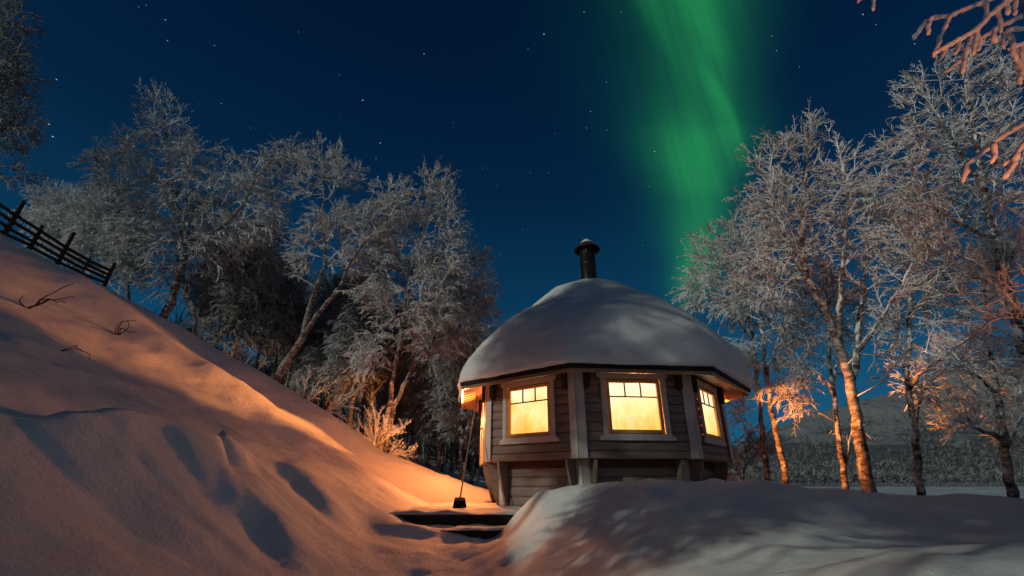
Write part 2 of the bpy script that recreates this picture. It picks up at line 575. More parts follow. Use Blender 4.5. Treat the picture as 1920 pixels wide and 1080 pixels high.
# ------------------------------------------------------------------ terrain
CTRL = []
for (u, v, y) in [
    # skyline of the left slope
    (-120, 385, 9.0), (0, 445, 9.4), (100, 493, 10.2), (200, 541, 10.6), (330, 611, 10.6), (500, 713, 10.8), (640, 796, 11.0), (720, 852, 11.0),
    (800, 886, 10.8), (860, 905, 10.6), (912, 928, 10.4),
    # its face
    (0, 500, 7.2), (150, 610, 7.1), (300, 700, 7.15), (450, 780, 7.2), (600, 850, 7.45), (700, 900, 7.6),
    (0, 650, 4.4), (150, 720, 5.0), (0, 800, 2.9), (300, 800, 4.4), (500, 900, 4.9), (640, 960, 5.5), (700, 1000, 5.56),
    (0, 1080, 1.95), (400, 1080, 3.1), (600, 1080, 4.0), (200, 950, 3.1),
    # mound on the right
    (965, 985, 5.6), (1005, 931, 5.75), (1060, 918, 5.7), (1130, 912, 5.6), (1250, 899, 5.45), (1330, 896, 5.4), (1430, 906, 5.6), (1560, 926, 6.0), (1640, 938, 6.1),
    (1780, 940, 6.2), (1920, 953, 6.1), (2100, 965, 6.0),
    (1000, 1040, 4.6), (1100, 1000, 4.4), (1250, 990, 4.0), (1400, 980, 4.1), (1600, 990, 4.4), (1850, 1000, 4.2), (1050, 1080, 3.7), (1250, 1080, 2.9), (1450, 1075, 2.6),
    (1620, 1070, 1.8), (1750, 1052, 1.8), (1920, 1041, 1.85), (2100, 1030, 1.8),
]:
    CTRL.append(tuple(at(u, v, y)))
CTRL += [
    # path
    (-.75, 4.6, -.73), (-.35, 4.6, -.73), (-.6, 3.5, -.78), (-.6, 2.0, -.80), (-.4, .5, -.86), (-.3, -2, -.95), (-.3, -8, -1.0), (-.7, 5.45, -.585), (-.3, 5.45, -.59), (-1.15, 5.5, -.55), (-.05, 5.6, -.56), (-1.45, 5.8, -.45), (-1.48, 6.05, -.35), (-1.62, 6.5, -.27), (-1.6, 7.2, -.25),
    # under deck and hut
    (-.8, 6.3, -.56), (-.3, 7.2, -.6), (0, 6.1, -.56), (.5, 6.4, -.66), (-1.3, 7.4, -.45), (-.6, 8.8, -.42), (1.5, 8.6, -.75), (1.5, 7.2, -.62), (3.0, 7.4, -.66), (2.6, 6.7, -.45), (1.2, 6.6, -.5), (.1, 9.6, -.42), (1.5, 11, -.6),
    # beyond the left skyline: a dip, then the wooded hillside
    (-13.5, 13.5, 5.0), (-8.3, 13, 2.8), (-5.5, 13.2, 1.3), (-3.4, 13.3, .25), (-2, 13, -.15), (-.8, 13, -.5),
    (-14, 18, 5.0), (-9, 18, 2.9), (-5.5, 18, 1.2), (-3, 18, .45), (-1, 18, -.15), (1, 18, -.6), (-16, 30, 4.5), (-8, 30, 2.2), (-2, 30, .1), (3, 28, -1.2),
    # right, down to the river
    (3.5, 8.2, -.8), (5.0, 8.2, -.75), (6.5, 8.2, -.72), (9, 7.8, -.75), (4.5, 10.5, -1.0), (8, 10.5, -1.2), (14, 9, -1.3), (3, 14, -1.6), (8, 14, -2.3), (14, 13, -2.4), (20, 9, -2.5), (6, 20, -2.5),
    (14, 20, -2.6), (26, 18, -2.6), (26, 6, -2.0), (14, 4, -.7), (26, -4, -1.6), (10, 1.5, -.5), (6, -3, -.7), (3, -1, -.75), (1.2, .8, -.62), (2, -6, -.9), (12, -10, -.9),
    # left behind, ridge raised to keep moonlight off the slope
    (-3.5, .8, .2), (-5.5, 1.5, 1.15), (-8, 4, 2.55), (-11, 5, 4.1), (-14, 7, 6.3), (-18, 9, 8.0), (-20, 14, 7.0), (-18, 2, 8.6), (-4, -4, .5), (-9, -4, 2.9), (-13, -3, 5.4), (-16, -3, 7.6), (-18, -6, 8.5), (-1.6, -2, -.6), (-12, -12, 4.8), (-17, -12, 7.5), (-24, 0, 9.5), (-26, 24, 6),
]
CTRL = np.array(CTRL)


def tps_fit(P, lam=.004):
    X, z = P[:, :2], P[:, 2]
    n = len(P)
    d = np.linalg.norm(X[:, None] - X[None], axis=2)
    K = d * d * np.log(d + 1e-9) + lam * np.eye(n)
    A = np.zeros((n + 3, n + 3)); A[:n, :n] = K
    A[:n, n] = 1; A[:n, n + 1:] = X; A[n, :n] = 1; A[n + 1:, :n] = X.T
    return np.linalg.solve(A, np.concatenate([z, np.zeros(3)]))


TPS = tps_fit(CTRL)


def bumpf(x, y, cx, cy, ax, ay, rot, h):
    c, s = math.cos(rot), math.sin(rot)
    X, Y = (x - cx) * c + (y - cy) * s, -(x - cx) * s + (y - cy) * c
    return h * np.exp(-.5 * ((X / ax) ** 2 + (Y / ay) ** 2))


def ground(x, y):
    x = np.atleast_1d(np.asarray(x, float)); y = np.atleast_1d(np.asarray(y, float))
    z = TPS[-3] + TPS[-2] * x + TPS[-1] * y
    for i in range(len(CTRL)):
        d2 = (x - CTRL[i, 0]) ** 2 + (y - CTRL[i, 1]) ** 2
        z = z + TPS[i] * .5 * d2 * np.log(d2 + 1e-9)
    # far away it settles: river level on the right, plateau on the left
    far = np.clip((np.hypot(x - 0, y - 6) - 20) / 14, 0, 1); far = far * far * (3 - 2 * far)
    lvl = np.where(x < 0, np.clip(-x * .3 - 1.2, -2.6, 6.5), -2.6)
    z = z * (1 - far) + lvl * far
    onpath = np.exp(-((x + .6) / .55) ** 2) * (y < 5.8)
    z = z + .05 * VN.fbm(x * .5 + 3, y * .5 + 9, 3) * np.clip(np.hypot(x, y - 3) / 4, .3, 2)
    z = z + .014 * VN.fbm(x * 3.1, y * 3.1, 4, .6) * (1 + .2 * onpath)
    z = z + onpath * .012 * VN.fbm(x * 6.5, y * 4.5, 4, .65)
    # wind-drift relief running down the left slope, and hollows kicked into it
    for b in SLOPE_RELIEF:
        z = z + bumpf(x, y, *b)
    for (line, h, L) in GROOVES:             # drift lips: a sharp little scarp that fades back up the slope
        best = np.full(x.shape, 1e9); sd = np.zeros_like(x); tq = np.zeros_like(x)
        for k in range(len(line) - 1):
            (x0, y0), (x1, y1) = line[k], line[k + 1]
            dx, dy = x1 - x0, y1 - y0; L2 = dx * dx + dy * dy
            q = np.clip(((x - x0) * dx + (y - y0) * dy) / L2, 0, 1)
            ex, ey = x - x0 - q * dx, y - y0 - q * dy
            d = np.hypot(ex, ey)
            nx_, ny_ = -dy, dx
            if nx_ * .45 + ny_ < 0:
                nx_, ny_ = -nx_, -ny_
            near_ = d < best
            best = np.where(near_, d, best)
            sd = np.where(near_, np.sign(ex * nx_ + ey * ny_) * d, sd)
            tq = np.where(near_, (k + q) / (len(line) - 1), tq)
        taper = np.sin(np.pi * np.clip(tq, 0, 1)) ** .6
        ends = np.exp(-.5 * (np.where((tq <= 0) | (tq >= 1), best, 0) / .15) ** 2)
        sdn = sd + .05 * VN.fbm(x * 2.6 + 5, y * 2.6, 3)
        lip = 1 / (1 + np.exp(-np.clip(sdn / .045, -30, 30))) * np.exp(-np.clip(sdn, 0, None) / L)
        z = z + h * taper * ends * lip - .35 * h * taper * ends * np.exp(-.5 * ((sdn + .16) / .12) ** 2)
    # small ripples along the cut edge of the mound
    edge = np.exp(-((x - .25) / .45) ** 2) * np.exp(-((y - 5.0) / .9) ** 2)
    z = z + edge * .03 * VN.fbm(x * 4 + y * 2, y * 1.2, 3)
    # mound ridges
    mr = np.exp(-((x - 2.0) / 2.0) ** 2) * np.exp(-((y - 4.6) / 1.1) ** 2)
    z = z + mr * .07 * VN.fbm((x * .9 + y * .5) * 1.3, (y * .9 - x * .5) * .5, 2)
    # wind combing and crumbly crust on the mound
    cr = np.exp(-((x - 2.2) / 2.4) ** 2) * np.exp(-((y - 4.6) / 1.5) ** 2)
    z = z + cr * (.020 * VN.fbm((x * .8 + y * .6) * 3.2, (y * .8 - x * .6) * .8, 3) + .010 * VN.fbm(x * 7, y * 7, 3, .6))
    return z


def hit(u, v, y0=1.5, y1=14.0):
    """depth at which the sight line through a photo point meets the snow"""
    ys = np.linspace(y0, y1, 600)
    d = ray(u, v)
    P = d[None] * (ys / d[1])[:, None]
    below = P[:, 2] < ground(P[:, 0], P[:, 1])
    return float(ys[np.argmax(below)]) if below.any() else y1


def _hollow(u, v, y, ax, ay, rot, h):
    p = at(u, v, y)
    return (p[0], p[1], ax, ay, rot, h)


SLOPE_RELIEF = [
    # snow lumps against the lower step
    (-1.12, 5.66, .20, .10, .2, .09), (-.66, 5.66, .12, .07, -.2, .07), (-.40, 5.62, .09, .06, .1, .04), (.02, 5.66, .14, .12, 0, .08), (-1.4, 5.8, .14, .15, 0, .08),
    # drift crest along the lower edge of the bright stripe, hollow behind it
    (-4.6, 7.9, 2.6, .33, math.radians(-8), .17),
    (-8.4, 8.4, 2.4, .35, math.radians(-8), .15),
    (-5.6, 9.35, 2.2, .35, math.radians(-5), -.16),
]


GROOVES = []


def gh(x, y):
    return float(ground(x, y)[0])


# wind scours and kicked hollows on the near face of the slope
_px = [([(20, 785), (160, 800), (300, 815), (440, 852)], .27, .8), ([(300, 845), (400, 862), (470, 900)], .17, .5), ([(518, 876), (565, 905), (630, 985)], .12, .45),
       ([(420, 952), (490, 980), (570, 1090)], .13, .5), ([(420, 820), (560, 846)], .06, .4), ([(-20, 620), (45, 650)], .08, .5), ([(110, 690), (270, 742)], .05, .5)]
_g = [([tuple(at(u, v, hit(u, v))[:2]) for u, v in line], h_, l_) for line, h_, l_ in _px]
GROOVES.extend(_g)


def warped(stops):
    """1-D coordinates from (position, step) stops"""
    xs = [stops[0][0]]
    while xs[-1] < stops[-1][0]:
        xs.append(xs[-1] + np.interp(xs[-1], [p for p, _ in stops], [h for _, h in stops]))
    return np.array(xs)


gx = warped([(-46, 2.5), (-22, .5), (-10, .14), (-4, .06), (4, .06), (9, .14), (20, .6), (60, 3)])
gy = warped([(-30, 2.0), (-6, .5), (0, .12), (2, .05), (7, .05), (12, .09), (20, .4), (70, 4)])
GX, GY = np.meshgrid(gx, gy, indexing='ij')
GZ = ground(GX.ravel(), GY.ravel()).reshape(GX.shape)
mb = MB()
ni, nj = GX.shape
ii, jj = np.meshgrid(np.arange(ni - 1), np.arange(nj - 1), indexing='ij')
mb.add(np.stack([GX, GY, GZ], -1), np.stack([ii * nj + jj, (ii + 1) * nj + jj, (ii + 1) * nj + jj + 1, ii * nj + jj + 1], -1))
mb.build('snowy_ground', SNOW, smooth=True, kind='structure')

# frozen river: one sheet to the horizon
mb = MB()
xs = np.array([-4000, -600, -100, 0, 50, 120, 300, 700, 1500, 4000.]); ys = np.array([-3000, -200, -40, 0, 30, 60, 120, 250, 400, 800, 4000.])
X, Y = np.meshgrid(xs, ys, indexing='ij')
ii, jj = np.meshgrid(np.arange(len(xs) - 1), np.arange(len(ys) - 1), indexing='ij'); n_ = len(ys)
mb.add(np.stack([X, Y, np.full_like(X, -2.45)], -1), np.stack([ii * n_ + jj, (ii + 1) * n_ + jj, (ii + 1) * n_ + jj + 1, ii * n_ + jj + 1], -1))
mb.build('frozen_river', ICE, kind='structure')

# ------------------------------------------------------------------ far hill with its wood
RIDGE = [(1250, 884), (1380, 838), (1440, 806), (1507, 780), (1573, 764), (1634, 747), (1690, 729), (1773, 703), (1840, 690), (1918, 685), (2020, 680), (2200, 690), (2500, 730)]
YS, YR = 330.0, 900.0
rx = np.array([at(u, v, YR)[0] for u, v in RIDGE]) ; rz = np.array([at(u, v, YR)[2] for u, v in RIDGE])


def hill_z(x, y):
    t = np.clip((y - YS) / (YR - YS), 0, 1.25)
    az = x / y                                            # follow the bearing so the skyline keeps its run
    rzz = np.interp(az, rx / YR, rz)
    prof = np.interp(t, [0, .1, .25, .5, .8, 1, 1.25], [0, .03, .12, .38, .8, 1.0, .93])
    return -2.6 + (rzz + 2.6) * prof + t * (1.2 - t) * 16 * VN.fbm(x * .008, y * .008, 4)


az = np.linspace(.2, 2.6, 170); yy = np.linspace(YS, YR * 1.2, 90)
A, Y = np.meshgrid(az, yy, indexing='ij'); X = A * Y
Z = hill_z(X.ravel(), Y.ravel()).reshape(X.shape)
mb = MB()
ii, jj = np.meshgrid(np.arange(169), np.arange(89), indexing='ij')
mb.add(np.stack([X, Y, Z], -1), np.stack([ii * 90 + jj, (ii + 1) * 90 + jj, (ii + 1) * 90 + jj + 1, ii * 90 + jj + 1], -1))
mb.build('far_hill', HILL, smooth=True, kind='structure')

mb = MB()
nt = 15000
t_ = RNG.random(nt) ** 1.35 * .95 - .04
az_ = RNG.uniform(.28, 1.75, nt)
y_ = YS + t_ * (YR - YS); x_ = az_ * y_
keep = RNG.random(nt) < np.clip(1.25 - t_ * 1.1 + .3 * VN.fbm(x_ * .01, y_ * .01, 2), .08, 1)
x_, y_, t_ = x_[keep], y_[keep], t_[keep]
z_ = np.maximum(hill_z(x_, y_), -2.6)
hh = np.where(t_ < .03, RNG.uniform(1.5, 4.0, len(x_)), RNG.uniform(3.0, 9.5, len(x_)) * (1 + .35 * VN.fbm(x_ * .03, y_ * .03, 2)))
K = 26
for k in range(K):                                         # each far tree: a tuft of thin upright and spreading spikes
    f = RNG.random(len(x_)); ang = RNG.uniform(0, 6.28, len(x_)); sp = RNG.uniform(.1, .5, len(x_)) * hh
    b = np.stack([x_ + .25 * sp * np.cos(ang), y_ + .25 * sp * np.sin(ang), z_ + hh * f * .55], 1)
    e = b + np.stack([sp * np.cos(ang), sp * np.sin(ang), hh * RNG.uniform(-.02, .34, len(x_))], 1)
    w = hh * .032
    side = np.stack([-np.sin(ang + .7), np.cos(ang + .7), RNG.uniform(-.4, .4, len(x_))], 1) * w[:, None]
    V = np.stack([b - side, b + side, e], 1).reshape(-1, 3)
    mb.add(V, tris=np.arange(len(V)).reshape(-1, 3))
mb.build('far_wood', FARHILLTREE, kind='stuff')

# the wood closing the view behind the slope: too dense and far to count
mb = MB()
nt = 420
y_ = RNG.uniform(36, 66, nt); x_ = RNG.uniform(-1.05, .05, nt) * y_
z_ = ground(x_, y_)
hh = RNG.uniform(4.0, 8.5, nt)
for k in range(150):
    f = RNG.random(nt) ** .8; ang = RNG.uniform(0, 6.28, nt); sp = RNG.uniform(.05, .26, nt) * hh
    b = np.stack([x_ + .3 * sp * np.cos(ang), y_ + .3 * sp * np.sin(ang), z_ + hh * f * .85], 1)
    e = b + np.stack([sp * np.cos(ang), sp * np.sin(ang), hh * RNG.uniform(-.06, .22, nt)], 1)
    mb.segs(b, e, np.full(nt, .055), np.full(nt, .012), 3)
b = np.stack([x_, y_, z_ - .3], 1); mb.segs(b, b + np.stack([RNG.normal(0, .4, nt), RNG.normal(0, .4, nt), hh * .9], 1), np.full(nt, .13), np.full(nt, .03), 5)
mb.build('dense_wood', FARTREE, kind='stuff')

# ------------------------------------------------------------------ hut
HC = np.array([1.54, 8.628])
TH0 = math.radians(-151.34)
RW, RE, RB = 2.2, 2.685, 1.92
ZF, ZT, ZE, ZB = .305, 1.50, 1.47, -.37
SIDE = 2 * RW * math.sin(math.pi / 8)
APO = RW * math.cos(math.pi / 8)

hut = empty('octagonal_hut', (HC[0], HC[1], ZB), 'eight sided grey log hut with glowing windows under a thick snow dome', 'hut')


def face(k, R):
    """frame on wall face k: x along the wall to the right seen from outside, y outward, z up"""
    a = TH0 + (k + .5) * math.pi / 4
    n = np.array([math.cos(a), math.sin(a)]); tx = np.array([-n[1], n[0]])
    ap = R * math.cos(math.pi / 8)

    def fr(x, y, z):
        p = HC + n * (ap + y) + tx * x
        return (p[0], p[1], z)
    return fr


def corner(k, R0=0.0):
    """frame on the radial plane of corner k: x tangential, y outward from radius R0"""
    a = TH0 + k * math.pi / 4
    n = np.array([math.cos(a), math.sin(a)]); tx = np.array([-n[1], n[0]])

    def fr(x, y, z):
        p = HC + n * (R0 + y) + tx * x
        return (p[0], p[1], z)
    return fr


DOOR = 7                    # hidden left side
WX, WZ0, WZ1 = .405, .635, 1.38      # opening


def log_piece(mb, fr, x0, x1, z0, z1):
    h = z1 - z0
    prof = [(-.09, z0)]
    for q in np.linspace(0, 1, 7):
        prof.append((-.002 + .014 * math.sin(math.pi * q) ** .5, z0 + .004 + (h - .008) * q))
    prof.append((-.09, z1))
    n = len(prof)
    V = [fr(x0, d, z) for d, z in prof] + [fr(x1, d, z) for d, z in prof]
    mb.add(V, [[i, n + i, n + (i + 1) % n, (i + 1) % n] for i in range(n)], ngons=[list(range(n)), list(range(n, 2 * n))[::-1]])


for k in range(8):
    fr = face(k, RW)
    hw = SIDE / 2
    mb = MB()
    NL = 9
    zs = np.linspace(ZF + .09, ZT + .06, NL + 1)
    for i in range(NL):
        z0, z1 = zs[i], zs[i + 1]
        if k == DOOR:
            log_piece(mb, fr, -hw, -.38, z0, z1); log_piece(mb, fr, .38, hw, z0, z1)
            if z0 > 1.40: log_piece(mb, fr, -.38, .38, z0, z1)
        elif z1 > WZ0 + .01 and z0 < WZ1 - .01:
            log_piece(mb, fr, -hw, -WX - .02, z0, z1); log_piece(mb, fr, WX + .02, hw, z0, z1)
            if z0 < WZ0: log_piece(mb, fr, -WX - .02, WX + .02, z0, WZ0)
            if z1 > WZ1: log_piece(mb, fr, -WX - .02, WX + .02, WZ1, z1)
        else:
            log_piece(mb, fr, -hw, hw, z0, z1)
    mb.build('wall', LOG, hut, smooth=False)
    # plain board closing the wall foot
    mb = MB(); mb.box(fr, -hw, hw, -.09, .022, ZF, ZF + .088)
    mb.build('skirt_board', LOG, hut, bevel=.006)
    # inner boards
    mb = MB()
    hi = hw - .06
    if k == DOOR:
        mb.box(fr, -hi, -.37, -.13, -.10, ZF, ZT + .06); mb.box(fr, .37, hi, -.13, -.10, ZF, ZT + .06)
        mb.box(fr, -.37, .37, -.13, -.10, ZF, .53); mb.box(fr, -.37, .37, -.13, -.10, 1.41, ZT + .06)
    else:
        mb.box(fr, -hi, -WX, -.13, -.10, ZF, ZT + .06); mb.box(fr, WX, hi, -.13, -.10, ZF, ZT + .06)
        mb.box(fr, -WX, WX, -.13, -.10, ZF, WZ0); mb.box(fr, -WX, WX, -.13, -.10, WZ1, ZT + .06)
    mb.build('inner_wall', PINE_IN, hut)
    # set-back base of logs
    fb = face(k, RB - .0)
    hb = RB * math.sin(math.pi / 8)
    mb = MB()
    zb = np.linspace(ZB - .35, ZF - .10, 8)
    for i in range(7):
        log_piece(mb, fb, -hb, hb, zb[i], zb[i + 1])
    mb.build('base_wall', LOG, hut)
    # red-brown rim beam under the floor
    mb = MB(); mb.box(fb, -hb - .01, hb + .01, -.06, .05, ZF - .10, ZF - .002)
    mb.build('rim_beam', REDBROWN, hut)
    # window
    if k != DOOR:
        mb = MB()
        head = [(-.49, WZ1 + .012), (.49, WZ1 + .012), (.49, 1.395), (.535, 1.42), (.535, 1.475), (-.535, 1.475), (-.535, 1.42), (-.49, 1.395)]
        mb.prism(fr, head[::-1], .055, .022)
        sill = [(-.545, .535), (.545, .535), (.545, .585), (.49, .605), (.49, WZ0 - .012), (-.49, WZ0 - .012), (-.49, .605), (-.545, .585)]
        mb.prism(fr, sill[::-1], .055, .022)
        for sx in (-1, 1):
            a, b = sorted((sx * (WX + .010), sx * .487))
            mb.box(fr, a, b, .022, .052, WZ0 - .012, WZ1 + .012)
        win = mb.build('window', TRIM, hut, bevel=.006)
        mb = MB()
        fw = .048
        mb.box(fr, -WX, -WX + fw, -.07, .035, WZ0, WZ1); mb.box(fr, WX - fw, WX, -.07, .035, WZ0, WZ1)
        mb.box(fr, -WX + fw, WX - fw, -.07, .034, WZ0, WZ0 + .045); mb.box(fr, -WX + fw, WX - fw, -.07, .034, WZ1 - .045, WZ1)
        mb.build('sash', PINE, win, bevel=.004)
        px, pz0, pz1 = WX - fw, WZ0 + .045, WZ1 - .045
        zt = pz1 - (pz1 - pz0) * .30
        mb = MB()
        mb.box(fr, -px, px, -.012, .012, zt - .009, zt + .009)
        for s in (-1, 1):
            mb.box(fr, s * px / 3 - .009, s * px / 3 + .009, -.0125, .0125, zt + .009, pz1)
        mb.build('glazing_bars', MUNTIN, win)
        mb = MB()
        mb.add([fr(-px, -.002, pz0), fr(px, -.002, pz0), fr(px, -.002, pz1), fr(-px, -.002, pz1)], [[0, 1, 2, 3]])
        mb.build('pane', GLASS_CLEAR if k in (3, 6) else GLASS_HALF if k == 0 else GLASS, win)
    else:
        mb = MB()
        for sx in (-1, 1):
            mb.box(fr, min(sx * .40, sx * .50), max(sx * .40, sx * .50), .024, .052, ZF, 1.42)
        mb.box(fr, -.50, .50, .024, .054, 1.42, 1.50)
        mb.box(fr, -.398, .398, .024, .040, ZF, .74); mb.box(fr, -.398, .398, .024, .040, 1.40, 1.418)
        mb.box(fr, -.398, -.36, .024, .040, .74, 1.40); mb.box(fr, .36, .398, .024, .040, .74, 1.40)
        dr = mb.build('door', PINE, hut, bevel=.004)
        mb = MB(); mb.tube([fr(.3, .045, .85), fr(.3, .10, .85), fr(.2, .10, .85)], .012, 8)
        mb.build('handle', PIPE, dr, smooth=True)
        mb = MB(); mb.add([fr(-.36, .032, .74), fr(.36, .032, .74), fr(.36, .032, 1.40), fr(-.36, .032, 1.40)], [[0, 1, 2, 3]])
        mb.build('pane', GLASS_DOOR, dr)

for k in range(8):
    fc = corner(k)
    # two pale boards meeting on the corner
    mb = MB()
    for (kk, s) in ((k, -1), (k - 1, 1)):
        fr = face(kk % 8, RW)
        hw = SIDE / 2
        a, b = sorted((s * (-hw if False else hw) * 1.0 + s * .012, s * (hw - .105)))
        a, b = (a, b)
        mb.box(fr, a, b, .024, .050, ZF - .005, ZT + .05)
    mb.build('corner_board', TRIM, hut, bevel=.004)
    for s in (-1, 1):          # dark log ends either side of the board head
        fr = face(k if s < 0 else (k - 1) % 8, RW)
        x1 = s * (SIDE / 2 - .11); x0 = x1 - s * .075
        mb = MB()
        a, b = sorted((x0, x1))
        poly = [(a, 1.27), ((a + b) / 2, 1.23), (b, 1.27), (b, ZT + .05), (a, ZT + .05)]
        mb.prism(fr, poly[::-1], .105, .022)
        mb.build('log_end', DARKWOOD, hut, bevel=.004)
    # base corner: pale board and two flaring fins
    mb = MB()
    rb = RB + .012
    for (kk, s) in ((k, -1), (k - 1, 1)):
        fb = face(kk % 8, RB)
        hb = RB * math.sin(math.pi / 8)
        a, b = sorted((s * (hb + .012), s * (hb - .09)))
        mb.box(fb, a, b, .026, .052, ZB - .3, ZF - .006)
    mb.build('base_post', TRIM, hut, bevel=.004)
    for s in (-1, 1):
        fb = face(k if s < 0 else (k - 1) % 8, RB)
        hb = RB * math.sin(math.pi / 8)
        xx = s * (hb - .115)
        mb = MB()
        poly = [(.03, ZB - .02), (.05, ZB - .05), (.25, ZF - .10), (.25, ZF - .006), (.03, ZF - .006)]
        frr = lambda x, y, z, f=fb, q=xx: f(q + y, x, z)
        mb.prism(frr, poly, -.02, .02)
        mb.build('strut', LOG, hut, bevel=.003)


def ring(R, z, n=8, off=0.0):
    return [(HC[0] + R * math.cos(TH0 + off + i * 2 * math.pi / n), HC[1] + R * math.sin(TH0 + off + i * 2 * math.pi / n), z) for i in range(n)]


mb = MB()       # floor
mb.add(ring(RW - .12, ZF + .02) + ring(RW - .12, ZF - .002), [[i, 8 + i, 8 + (i + 1) % 8, (i + 1) % 8] for i in range(8)], ngons=[list(range(8)), list(range(8, 16))[::-1]])
mb.build('floor', PINE_IN, hut)
# roof boards: a flat soffit outside the walls, an inner cone over the room
mb = MB()
soff = ring(RW - .12, ZT + .055) + ring(RE - .01, ZE - .075)
mb.add(soff, [[i, (i + 1) % 8, 8 + (i + 1) % 8, 8 + i] for i in range(8)])
for k in range(8):          # board grooves as thin battens
    fr = face(k, RW)
    for q in np.linspace(-.9, .9, 9):
        p0 = np.array(fr(q * SIDE / 2, .02, ZT + .034)); p1 = np.array(fr(q * SIDE / 2 * RE / RW, (RE - RW) * .91, ZE - .083))
        mb.segs(p0[None], p1[None], np.array([.007]), np.array([.007]), 4)
mb.build('soffit', SOFFIT, hut)
mb = MB()
mb.add(ring(RW - .12, ZT + .052) + ring(.16, 2.95), [[i, 8 + i, 8 + (i + 1) % 8, (i + 1) % 8] for i in range(8)], ngons=[list(range(8, 16))])
mb.build('ceiling', PINE_IN, hut)
for k in range(8):
    fr = face(k, RE)
    he = RE * math.sin(math.pi / 8)
    mb = MB(); mb.box(fr, -he, he, -.03, .0, ZE - .085, ZE - .03)
    mb.build('eave_board', SOFFIT, hut, bevel=.004)
    mb = MB()
    mb.box(fr, -he - .012, he + .012, -.06, .028, ZE - .030, ZE + .028)
    mb.build('fascia', FELT, hut)
    mb = MB()
    fc = corner(k)
    frr = lambda x, y, z, f=fc: f(y, x, z)
    mb.prism(frr, [(RW + .36, ZE + .0), (RW + .36, ZE - .07), (RE - .04, ZE - .085), (RE - .04, ZE - .02)], -.03, .03)
    mb.build('rafter', SOFFIT, hut)

# snow dome
PROF = [(.0, 3.75), (.2, 3.74), (.42, 3.70), (.65, 3.62), (.9, 3.495), (1.2, 3.295), (1.5, 3.07), (1.8, 2.85), (2.05, 2.65), (2.28, 2.44), (2.46, 2.25), (2.60, 2.06),
        (2.69, 1.89), (2.74, 1.72), (2.755, 1.60), (2.75, 1.53), (2.72, 1.49), (2.64, 1.475), (2.2, 1.60)]
PR = np.array(PROF)
tt = np.concatenate([[0], np.cumsum(np.hypot(*np.diff(PR, axis=0).T))])
tq = np.linspace(0, tt[-1], 64)
PROF2 = list(zip(np.interp(tq, tt, PR[:, 0]), np.interp(tq, tt, PR[:, 1])))


def dome(a, r, z):
    m = ((a - TH0) % (math.pi / 4)) - math.pi / 8
    octa = math.cos(math.pi / 8) / math.cos(m)
    w = min(1, max(0, (2.7 - z) / 1.1))
    w = w * w * (3 - 2 * w)
    k = (1 - w) * .975 + w * octa * (1.0)
    x, y = math.cos(a) * r, math.sin(a) * r
    n = float(VN.fbm(np.array(x * 1.3 + 50), np.array(y * 1.3 + 20), 3)) * .045 + float(VN.fbm(np.array(x * 5 + 50), np.array(y * 5 + z * 6), 2)) * .010
    edge = 0.0
    if z < 1.62:
        edge = float(VN.fbm(np.array(a * 14.0 + 9), np.array(z * 3), 3)) * .024
    R = r * k * (1 + n * .25) + edge
    sh = .10 * min(1, max(0, (z - 1.5) / .5))          # the wind has packed it a little to one side
    R = R + sh * math.cos(a) * min(1, r)
    return R, z + n * min(1, (z - 1.4) * 2) + edge * .8


mb = MB(); mb.lathe(PROF2, (HC[0], HC[1], 0), 160, dome)
mb.build('snow_cap', SNOW, hut, smooth=True)

# chimney
cx, cy = HC[0] + .09, HC[1]
mb = MB(); mb.lathe([(.163, 4.66), (.165, 4.64), (.165, 4.30), (.172, 4.29), (.172, 4.26), (.165, 4.25), (.165, 3.6)], (cx, cy, 0), 28)
chim = mb.build('chimney_pipe', PIPE, hut, smooth=True)
mb = MB(); mb.lathe([(.0, 4.865), (.05, 4.86), (.12, 4.80), (.22, 4.70), (.275, 4.645), (.28, 4.62), (.262, 4.625), (.1, 4.70), (0, 4.72)], (cx, cy, 0), 28)
cap = mb.build('chimney_cap', RUST, chim, smooth=True)
mb = MB(); mb.lathe([(.0, 4.895), (.05, 4.885), (.11, 4.835), (.16, 4.785), (.165, 4.765), (.15, 4.76)], (cx, cy, 0), 24, lambda a, r, z: (r * (1 + .12 * math.sin(3 * a + 1)), z))
mb.build('cap_snow', SNOW, chim, smooth=True)
for q in range(3):
    an = 2.1 * q + .25
    mb = MB(); mb.tube([(cx + .17 * math.cos(an), cy + .17 * math.sin(an), 4.5), (cx + .185 * math.cos(an), cy + .185 * math.sin(an), 4.6), (cx + .23 * math.cos(an), cy + .23 * math.sin(an), 4.66)], .009, 6)
    mb.build('cap_bracket', PIPE, chim)

# ------------------------------------------------------------------ deck and steps
W = lambda x, y, z: (x, y, z)
deck = empty('wooden_deck', (-.8, 7.2, -.6), 'low snow covered wooden deck with two dark steps left of the hut', 'deck')
DX0, DX1, DY0, DY1 = -1.50, .55, 6.08, 8.8
mb = MB()
mb.box(W, DX0, DX1, DY0, DY0 + .04, -.52, -.385)
mb.build('fascia_board', DARKWOOD, deck, bevel=.004)
mb = MB()
for i in range(18):
    y0 = DY0 - .02 + i * .15
    mb.box(W, DX0, DX1, y0, y0 + .142, -.385, -.36)
mb.build('deck_boards', DARKWOOD, deck)
mb = MB(); mb.box(W, -1.32, .45, 5.72, 5.755, -.66, -.52); mb.box(W, -1.32, .45, 5.70, 6.07, -.52, -.495)
mb.build('step_board', DARKWOOD, deck, bevel=.004)


